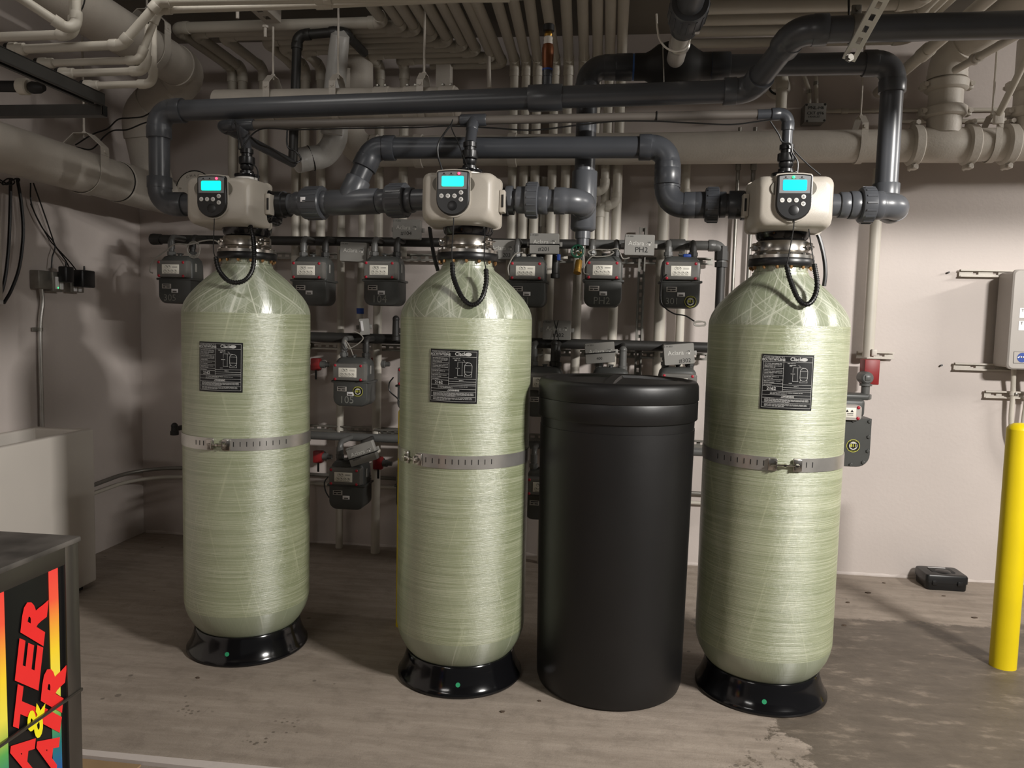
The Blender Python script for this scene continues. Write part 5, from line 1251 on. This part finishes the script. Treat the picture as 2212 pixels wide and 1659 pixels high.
MB().cyl(c2, V((c2.x, c2.y, A(1870, 862, Y=4.62).z)), .0235, seg=20).build('drop_pipe', 'iron_grey', rv)
z_ = A(1870, 858, Y=4.62).z; MB().rev((c2.x, c2.y, z_-.012), EZ, [(0, .032), (.004, .036), (.026, .036), (.03, .032)], 6).build('union_nut', 'iron_grey', rv, smooth=20)
MB().rev((c2.x, c2.y, A(1870, 829, Y=4.62).z), -EZ, [(0, .034), (.012, .034)], 20).build('collar', 'iron_grey', rv)
bmx, bmy = 1.36, 4.52; zt2, zb2 = A(1881, 905, Y=4.45).z, A(1881, 1010, Y=4.45).z
bm_ = thing('large_gas_meter', 'larger grey gas meter with bolted front and round sticker right of the right tank', 'gas meter', V((bmx, bmy, zb2)))
xr = A(1881, 950, Y=4.45).x; xm = xr-.155
zc_ = (zt2+zb2)/2; hh = zt2-zb2
MB().loft([[V((xm+x, y, zb2+hh+z)) for x, z in outline(.31*k, 0, -hh*k, .07)] for y, k in ((4.6, .95), (4.58, 1), (4.452, 1), (4.446, .985))]).build('lower_case', 'meter', bm_, smooth=35)
for x, z in ((xr-.014, zt2-.014), (xr-.014, zt2-.1), (xr-.014, zt2-.18), (xr-.035, zb2+.028), (xr-.1, zb2+.012), (xr-.1, zt2-.012)): MB().rev((x, 4.449, z), -EY, [(0, .011), (.008, .011), (.01, .008)], 6).build('case_bolt', 'meter', bm_, smooth=20)
MB().rbox((xm-.01, 4.55, zt2+.055), (.27, .15, .1), .02, 3).build('upper_case', 'meter', bm_)
MB().rbox((xm+.01, 4.56, zt2+.115), (.29, .12, .035), .012, 3).build('top_bar', 'meter', bm_)
zi = A(1850, 892, Y=4.42).z; xi1 = A(1862, 892, Y=4.42).x
ix = MB().loft([[V((xi1-.09+x, y, zi+z)) for x, z in rrect(.18*k, .085*k, .02, 4)] for y, k in ((4.47, 1), (4.425, 1), (4.418, .94))]).build('index_cover', 'grey_box', bm_)
MB().rbox((xi1-.092, 4.4165, zi), (.12, .003, .055), .001).build('dial_plate', 'dial', ix)
k = MB(); f = flat((xi1-.092, 4.4148, zi), EX, EZ)
for dx in (-.04, -.015, .012, .038): k.add([f(dx-.008, .004), f(dx+.008, .004), f(dx, .018)], [(0, 1, 2)])
for yy in (-.006, -.014): rect2(k, f, .012, yy, .045, yy+.003)
k.build('dial_print', 'ink_black', ix, smooth=0)
for z in (zi-.03, zi+.03): MB().sphere((xi1-.02, 4.417, z), .0095, 12, 6, (1, .5, 1)).build('seal', 'red', ix)
q = A(1843, 963, Y=4.445); add_811(bm_, V((q.x, 4.4455, q.z)), .036)
# junction box, conduits, escutcheon and small pipe above the right valve head
jb = thing('junction_box', 'small grey junction box with handwritten panel number on the wall', 'junction box', V((1.175, 4.82, 2.715)))
MB().rbox((1.175, 4.825, 2.768), (.118, .1, .105), .004).build('box', 'meter_cover', jb); MB().rbox((1.175, 4.773, 2.768), (.12, .006, .107), .002).build('lid', 'module', jb)
k = MB(); f = flat((1.175, 4.7695, 2.768), EX, EZ)
put_text(k, 'PNL-H6', .027, f, .002, .027); put_text(k, 'CKT #16', .025, f, .0, -.004); put_text(k, 'EXHAUST', .016, f, -.006, -.024); k.build('handwriting', 'ink_black', jb, smooth=0)
for (sx, sz) in ((-.052, .045), (.052, -.045), (-.045, -.048), (.052, .046)): MB().rev((1.175+sx, 4.77, 2.768+sz), -EY, [(0, .007), (.002, .006)], 10).build('lid_screw', 'iron', jb)
for i, pts in enumerate((((1748, 226), (1748, 198), (1742, 178), (1735, 158)), ((1764, 226), (1763, 180), (1762, 130)))):
    t = thing('box_conduit', 'thin white conduit rising from the junction box, %s one' % ('bent left' if i == 0 else 'straight right'), 'conduit', A(pts[0][0], pts[0][1], Y=4.83))
    MB().tube(smooth_path([A(x, y, Y=4.83) for x, y in pts], 5), .0115, 12).build('pipe', 'white_pipe', t); c = A(pts[1][0], pts[1][1], Y=4.83)
    ring(t, c-V((0, 0, .01)), EZ, [(0, .0145), (.02, .0145)], 'zinc', 'conduit_clamp', 14)
for i, (y_, x1, lab) in enumerate(((240, 1960, 'upper thin white conduit along the wall right of the junction box'), (262, 2212, 'lower thin white conduit along the wall behind the drain main couplings'))):
    q0, q1 = A(1779 if i == 0 else 1940, y_, Y=4.86), A(x1+250, y_-4, Y=4.86); t = thing('wall_conduit', lab, 'conduit', q0); MB().cyl(q0, V((q1.x, 4.86, q0.z)), .0115, seg=12).build('pipe', 'white_pipe', t); sleeve(t, q0+V((.1, 0, 0)), q0+V((.14, 0, 0)), .0155, 'white_pipe')
ec = A(1681, 184, Y=4.86)
es = thing('escutcheon', 'round white escutcheon plate with a pipe elbow above the right valve head', 'escutcheon', ec)
MB().rev(ec+V((0, .02, 0)), -EY, [(0, .082), (.01, .08), (.02, .064), (.022, .05)], 32).build('plate', 'white_iron', es)
MB().torus(ec+V((0, -.004, 0)), EY, .054, .006, 30, 6).build('seal_ring', 'gasket', es)
tp_ = V((A(1690, 175, Y=4.68).x, 4.68, ec.z+.005)); run(es, [V((tp_.x-.01, 4.87, ec.z+.005)), tp_, V((tp_.x, 4.68, A(1690, 236, Y=4.68).z))], .0305, 'white_pipe', R=.05, sock=.03, fr=1.15, seg=20)
MB().rev(V((tp_.x, 4.68, A(1690, 236, Y=4.68).z)), -EZ, [(-.02, .0235), (.02, .0235)], 18).build('coupling', 'red_valve', es)
# open-ended conduit and brace at the top right
oc_ = thing('open_conduit', 'open-ended white conduit with clamp hanging at the upper right', 'conduit', A(2066, 150, Y=3.85))
c0_, c1_ = A(2064, 151, Y=3.85), A(2240, 52, Y=3.25); MB().tube([c0_, c1_], .0175, 16, caps=False).build('pipe', 'white_pipe', oc_); MB().cyl(c0_+(c1_-c0_)*.004, c0_+(c1_-c0_)*.006, .0165, seg=16).build('bore', 'gasket', oc_)
dd = (c1_-c0_).normalized(); ring(oc_, c0_+(c1_-c0_)*.26, dd, [(0, .019), (.002, .026), (.02, .026), (.022, .02), (.05, .022)], 'white_iron', 'clamp', 18)
br_ = thing('brace_pipe', 'thin white brace pipe slanting from the drain main to the top right corner', 'pipe', A(2158, 250, Y=4.5))
MB().cyl(A(2157, 248, Y=4.5), A(2245, 70, Y=4.1), .018, seg=14).build('pipe', 'white_pipe', br_); MB().rbox(A(2157, 256, Y=4.5), (.05, .03, .06), .005).build('foot', 'white_iron', br_)

# ------------------------------------------------------------------ left wall: sockets, adaptors, cables
ob1 = thing('socket_box', 'grey double socket box on the left wall with a plugged adaptor', 'socket', V((-3.08, 3.94, 1.62)))
MB().rbox((-3.092, 3.925, 1.678), (.056, .11, .1), .005).build('back_box', 'zinc', ob1)
MB().rbox((-3.088, 4.02, 1.672), (.06, .1, .11), .004).build('plate', 'zinc', ob1)
for yy in (4.0, 4.035): MB().rbox((-3.056, yy, 1.665), (.006, .028, .07), .003).build('socket_face', 'paper', ob1)
MB().sphere((-3.052, 4.003, 1.638), .003).build('pilot_light', 'led_green', ob1)
ob2 = thing('socket_box', 'grey socket box on the left wall under the wide black adaptor', 'socket', V((-3.1, 4.185, 1.625)))
MB().rbox((-3.094, 4.185, 1.672), (.05, .115, .105), .004).build('plate', 'zinc', ob2)
for yy in (4.165, 4.205): MB().rbox((-3.068, yy, 1.65), (.006, .028, .05), .003).build('socket_face', 'paper', ob2)
for c, d, lab in ((V((-3.03, 4.04, 1.715)), (.05, .07, .09), 'tall black power adaptor in the left socket'), (V((-3.035, 4.2, 1.7)), (.06, .115, .1), 'wide black power adaptor in the right socket')):
    t = thing('power_adaptor', lab, 'power adaptor', c-V((0, 0, .05)))
    MB().rbox(c, d, .008, 3).build('case', 'black_plastic', t); MB().box(c+V((-.035, 0, 0)), (.02, .03, .03)).build('plug', 'black_plastic', t)
    MB().cyl(c+V((0, 0, d[2]/2)), c+V((0, 0, d[2]/2+.025)), .006, .004, seg=10).build('cord_relief', 'cable', t)
wl = lambda x, y, d=.03: A(x, y, X=WX+d)
cable('adaptor_cable', 'thin black cable from the wide pipe to the tall adaptor', [wl(66, 395), wl(68, 440), wl(90, 490), wl(118, 528), wl(113, 555), wl(111, 580)], .0038)
cable('adaptor_cable', 'thin black cable from the wide pipe to the wide adaptor', [wl(72, 395), wl(95, 460), wl(112, 510), wl(120, 532), wl(140, 560), wl(152, 582)], .0038)
cable('adaptor_cable', 'thin black cable hanging furthest left to the wide adaptor', [wl(66, 440), wl(80, 470), wl(105, 515), wl(122, 535), wl(150, 565), wl(165, 584)], .0034)
cable('wall_hose', 'thick black hose hanging down the left wall, outer one', [wl(23, 385, .06), wl(22, 450, .06), wl(18, 540, .06), wl(8, 615, .06), wl(-10, 660, .06)], .0085)
cable('wall_hose', 'thick black hose hanging down the left wall, inner one', [wl(37, 385, .06), wl(46, 440, .06), wl(50, 505, .06), wl(42, 575, .06), wl(25, 625, .06), wl(8, 655, .06)], .0085)
cable('tie_ends', 'knot of thin black cable under the thick left pipe', [A(4+16*math.cos(i*.9)+i*1.6, 392+7*math.sin(i*1.3), X=-2.95) for i in range(16)], .0035, n=4)
cable('main_cable', 'black cable crossing above the thick left pipe, upper strand', [A(x, y, Y=4.0) for x, y in ((163, 313), (200, 290), (232, 278), (255, 258), (280, 255), (308, 252), (330, 240))], .004)
cable('main_cable', 'black cable crossing above the thick left pipe, lower strand', [A(x, y, Y=4.02) for x, y in ((165, 318), (198, 322), (225, 295), (245, 282), (275, 280), (305, 268), (325, 262))], .004)
ct = thing('socket_conduit', 'shiny steel conduit dropping from the socket box into the white bin', 'conduit', V((-3.1, 3.92, .5)))
MB().tube(smooth_path([V((-3.095, 3.925, 1.63)), V((-3.095, 3.932, 1.55)), V((-3.1, 3.915, 1.4)), V((-3.102, 3.915, 1.0)), V((-3.102, 3.915, .3))], 6), .0125, 14).build('pipe', 'steel_band', ct)
ring(ct, V((-3.1, 3.915, 1.395)), EZ, [(0, .0155), (.02, .0155)], 'zinc', 'conduit_clamp', 14); MB().rbox((-3.108, 3.885, 1.405), (.006, .04, .022), .002).build('clamp_foot', 'zinc', ct)

wp_ = thing('wall_panel', 'narrow white panel edge on the left wall at the picture border', 'panel', V((-3.05, 3.4, 1.5)))
yp = A(5, 560, X=-3.0).y; zp0, zp1 = A(3, 658, X=-3.0).z, A(3, 440, X=-3.0).z
MB().rbox((-3.06, yp-.18, (zp0+zp1)/2), (.12, .36, zp1-zp0), .006).build('case', 'box_cream', wp_); MB().rbox((-2.998, yp-.03, zp0+.012), (.004, .05, .02), .001).build('name_tag', 'paper', wp_)

# ------------------------------------------------------------------ cream bin
bn = thing('utility_bin', 'large cream rectangular open-topped bin against the left wall', 'bin', V((-2.9, 3.4, 0)))
x0, x1, y0, y1, zt = -3.085, -2.742, 2.7, 3.85, .875; wt = .045
def slab(c0, c1, nm, m='box_cream', r=.012):
    c0, c1 = V(c0), V(c1); return MB().rbox((c0+c1)/2, tuple(abs(a) for a in (c1-c0)), r, 3).build(nm, m, bn)
slab((x1-wt, y0, .03), (x1, y1, zt), 'side_wall'); slab((x0, y0, .03), (x0+wt, y1, zt), 'side_wall'); slab((x0+wt-.012, y1-wt*1.4, .031), (x1-wt+.012, y1-.0005, zt-.0005), 'end_wall'); slab((x0+wt-.012, y0+.0005, .031), (x1-wt+.012, y0+wt, zt-.0005), 'end_wall')
slab((x0+.02, y0+.02, .03), (x1-.02, y1-.02, .06), 'bottom'); slab((x0+wt, y0+wt, .3), (x1-wt, y1-wt*1.4, .80), 'lining', 'black_rough')
for yy in (y0+.1, y1-.1): MB().rbox(((x0+x1)/2, yy, .016), (.28, .06, .03), .004).build('skid', 'black_rough', bn)

# ------------------------------------------------------------------ water and air machine
mc = thing('air_water_machine', 'steel cabinet with rainbow WATER & AIR sign in the lower left corner', 'vending machine', V((-1.6, 1.3, 0)))
FX, MY0, MY1, MZ = -1.273, .75, 1.72, .95; 
MB().rbox((FX-.37, (MY0+MY1)/2, MZ/2-.01), (.70, MY1-MY0-.01, MZ-.02), .004).build('carcass', 'machine_steel', mc)
MB().rbox((FX-.36, (MY0+MY1)/2, MZ-.004), (.735, MY1-MY0+.004, .014), .004).build('top', 'black_top', mc) if 'black_top' in MAT else None
def fpan(yA, zA, yB, zB, t0, t1, nm, m, par=None, r=.0015):
    return MB().rbox((FX+(t0+t1)/2, (yA+yB)/2, (zA+zB)/2), (t1-t0, abs(yB-yA), abs(zB-zA)), r).build(nm, m, par or mc)
fpan(MY1-.047, 0.0, MY1, MZ-.004, -.02, .0, 'frame_stile', 'machine_steel'); fpan(MY0, 0.0, MY0+.06, MZ-.004, -.02, .0, 'frame_stile', 'machine_steel')
fpan(MY0+.06, .895, MY1-.047, MZ-.004, -.02, .0, 'frame_rail', 'machine_steel'); fpan(MY0+.06, 0.0, MY1-.047, .1, -.02, .0, 'frame_rail', 'machine_steel')
sg = fpan(MY0+.058, .098, MY1-.045, .897, -.02, -.006, 'sign_panel', 'label_gloss')
for ya, yb in ((1.622, 1.653), (1.36, 1.487)):
    st_ = MB().box((FX-.0055, (ya+yb)/2, .5), (.0015, yb-ya, .79)).build('rainbow_stripe', 'sign_rainbow', sg, smooth=0)
fpan(MY0, .557, MY1+.002, .565, -.004, .004, 'seam_strip', 'machine_steel')
def sign_letter(mb, ch, base, al, up, shrink=.95, bold=.055, dx=.0038):
    vs, fs = txt(ch, 1., bold, 0.); xs = [p.x for p in vs]; ys = [p.y for p in vs]; x0, x1, y0, y1 = min(xs), max(xs), min(ys), max(ys)
    out = []
    for p in vs:
        a = (p.x-x0)/(x1-x0)*shrink; u = (p.y-y0)/(y1-y0)
        q = A(base[0]+al[0]*a+up[0]*u, base[1]+al[1]*a+up[1]*u, X=FX-dx); out.append(q)
    mb.add(out, fs)
l1 = MB()
for ch, b, al, up in (('W', (54, 1815), (12, -130), (-50, -20)), ('A', (68, 1682), (10, -92), (-50, -20)), ('T', (78, 1590), (11, -96), (-50, -21)), ('E', (83, 1492), (11, -98), (-51, -22)), ('R', (94, 1396), (12, -106), (-50, -30))): sign_letter(l1, ch, b, al, up)
l1.build('lettering', 'sign_red', sg, smooth=0)
l2 = MB()
for ch, b, al, up in (('A', (121, 1674), (9, -86), (-46, -25)), ('I', (129, 1583), (5, -36), (-43, -23)), ('R', (134, 1540), (11, -110), (-46, -26))): sign_letter(l2, ch, b, al, up, dx=.0036)
l2.build('lettering', 'sign_red', sg, smooth=0)
l3 = MB(); sign_letter(l3, '&', (90, 1597), (9, -82), (-34, -10), bold=.03, dx=.002); l3.build('ampersand', 'sign_yellow', sg, smooth=0)

# ------------------------------------------------------------------ toolbox and floor litter
tb = thing('tool_case', 'small black plastic tool case on the floor against the wall', 'tool case', V((2.03, 4.75, 0)))
cx_, cy_ = 2.034, 4.757; W_, D_ = .235, .18
def tring(w_, d_, z, r=.018): return [V((cx_+x, cy_+y, z)) for x, y in rrect(w_, d_, r, 3)]
MB().loft([tring(W_*.93, D_*.93, .002), tring(W_*.95, D_*.95, .006), tring(W_*.96, D_*.96, .044)]).build('tray', 'black_plastic', tb, smooth=35)
ld = MB().loft([tring(W_, D_, .045), tring(W_, D_, .082), tring(W_*.97, D_*.96, .09), tring(W_*.9, D_*.86, .094)]).build('lid', 'black_plastic', tb, smooth=35)
MB().rbox((cx_, cy_+.005, .0945), (.13, .08, .006), .002).build('handle_recess', 'black_rough', ld); MB().rbox((cx_-.01, cy_+.045, .097), (.1, .01, .003), .001).build('lid_label', 'paper', ld)
MB().rev((cx_, cy_-.02, .094), EZ, [(0, .045), (.005, .04), (.009, .02)], 24).build('lid_boss', 'black_plastic', ld)
for s in (-.07, .07): MB().rbox((cx_+s, cy_-D_/2-.002, .046), (.028, .008, .026), .002).build('latch', 'black_plastic', tb)
lit = [(1910, 1260, 'dark leaf scrap on the floor left of the tool case'), (1875, 1281, 'dark leaf scrap nearest the wall right of the right tank'), (1832, 1302, 'dark leaf scrap closest to the right tank'), (1823, 1351, 'small dark crumb beside the right tank'), (2038, 1288, 'small dark crumb in front of the tool case'), (2105, 1335, 'dark flat stone chip between tool case and bollard'), (1085, 1538, 'dark spot-like chip in front of the middle tank base'), (1165, 1515, 'dark chip between middle tank and drum'), (427, 1465, 'small dark chip left of the left tank base')]
rnd = random.Random(4)
for px, py, lab in lit:
    q = A(px, py, Z=.0); n = 7; w_ = rnd.uniform(.011, .02)
    poly = [(w_*rnd.uniform(.5, 1)*math.cos(2*math.pi*i/n), .6*w_*rnd.uniform(.5, 1)*math.sin(2*math.pi*i/n)) for i in range(n)]
    tag(MB().prism(poly, q, EX, EY, EZ, .004).build('floor_chip', 'debris', smooth=0), lab, 'debris')
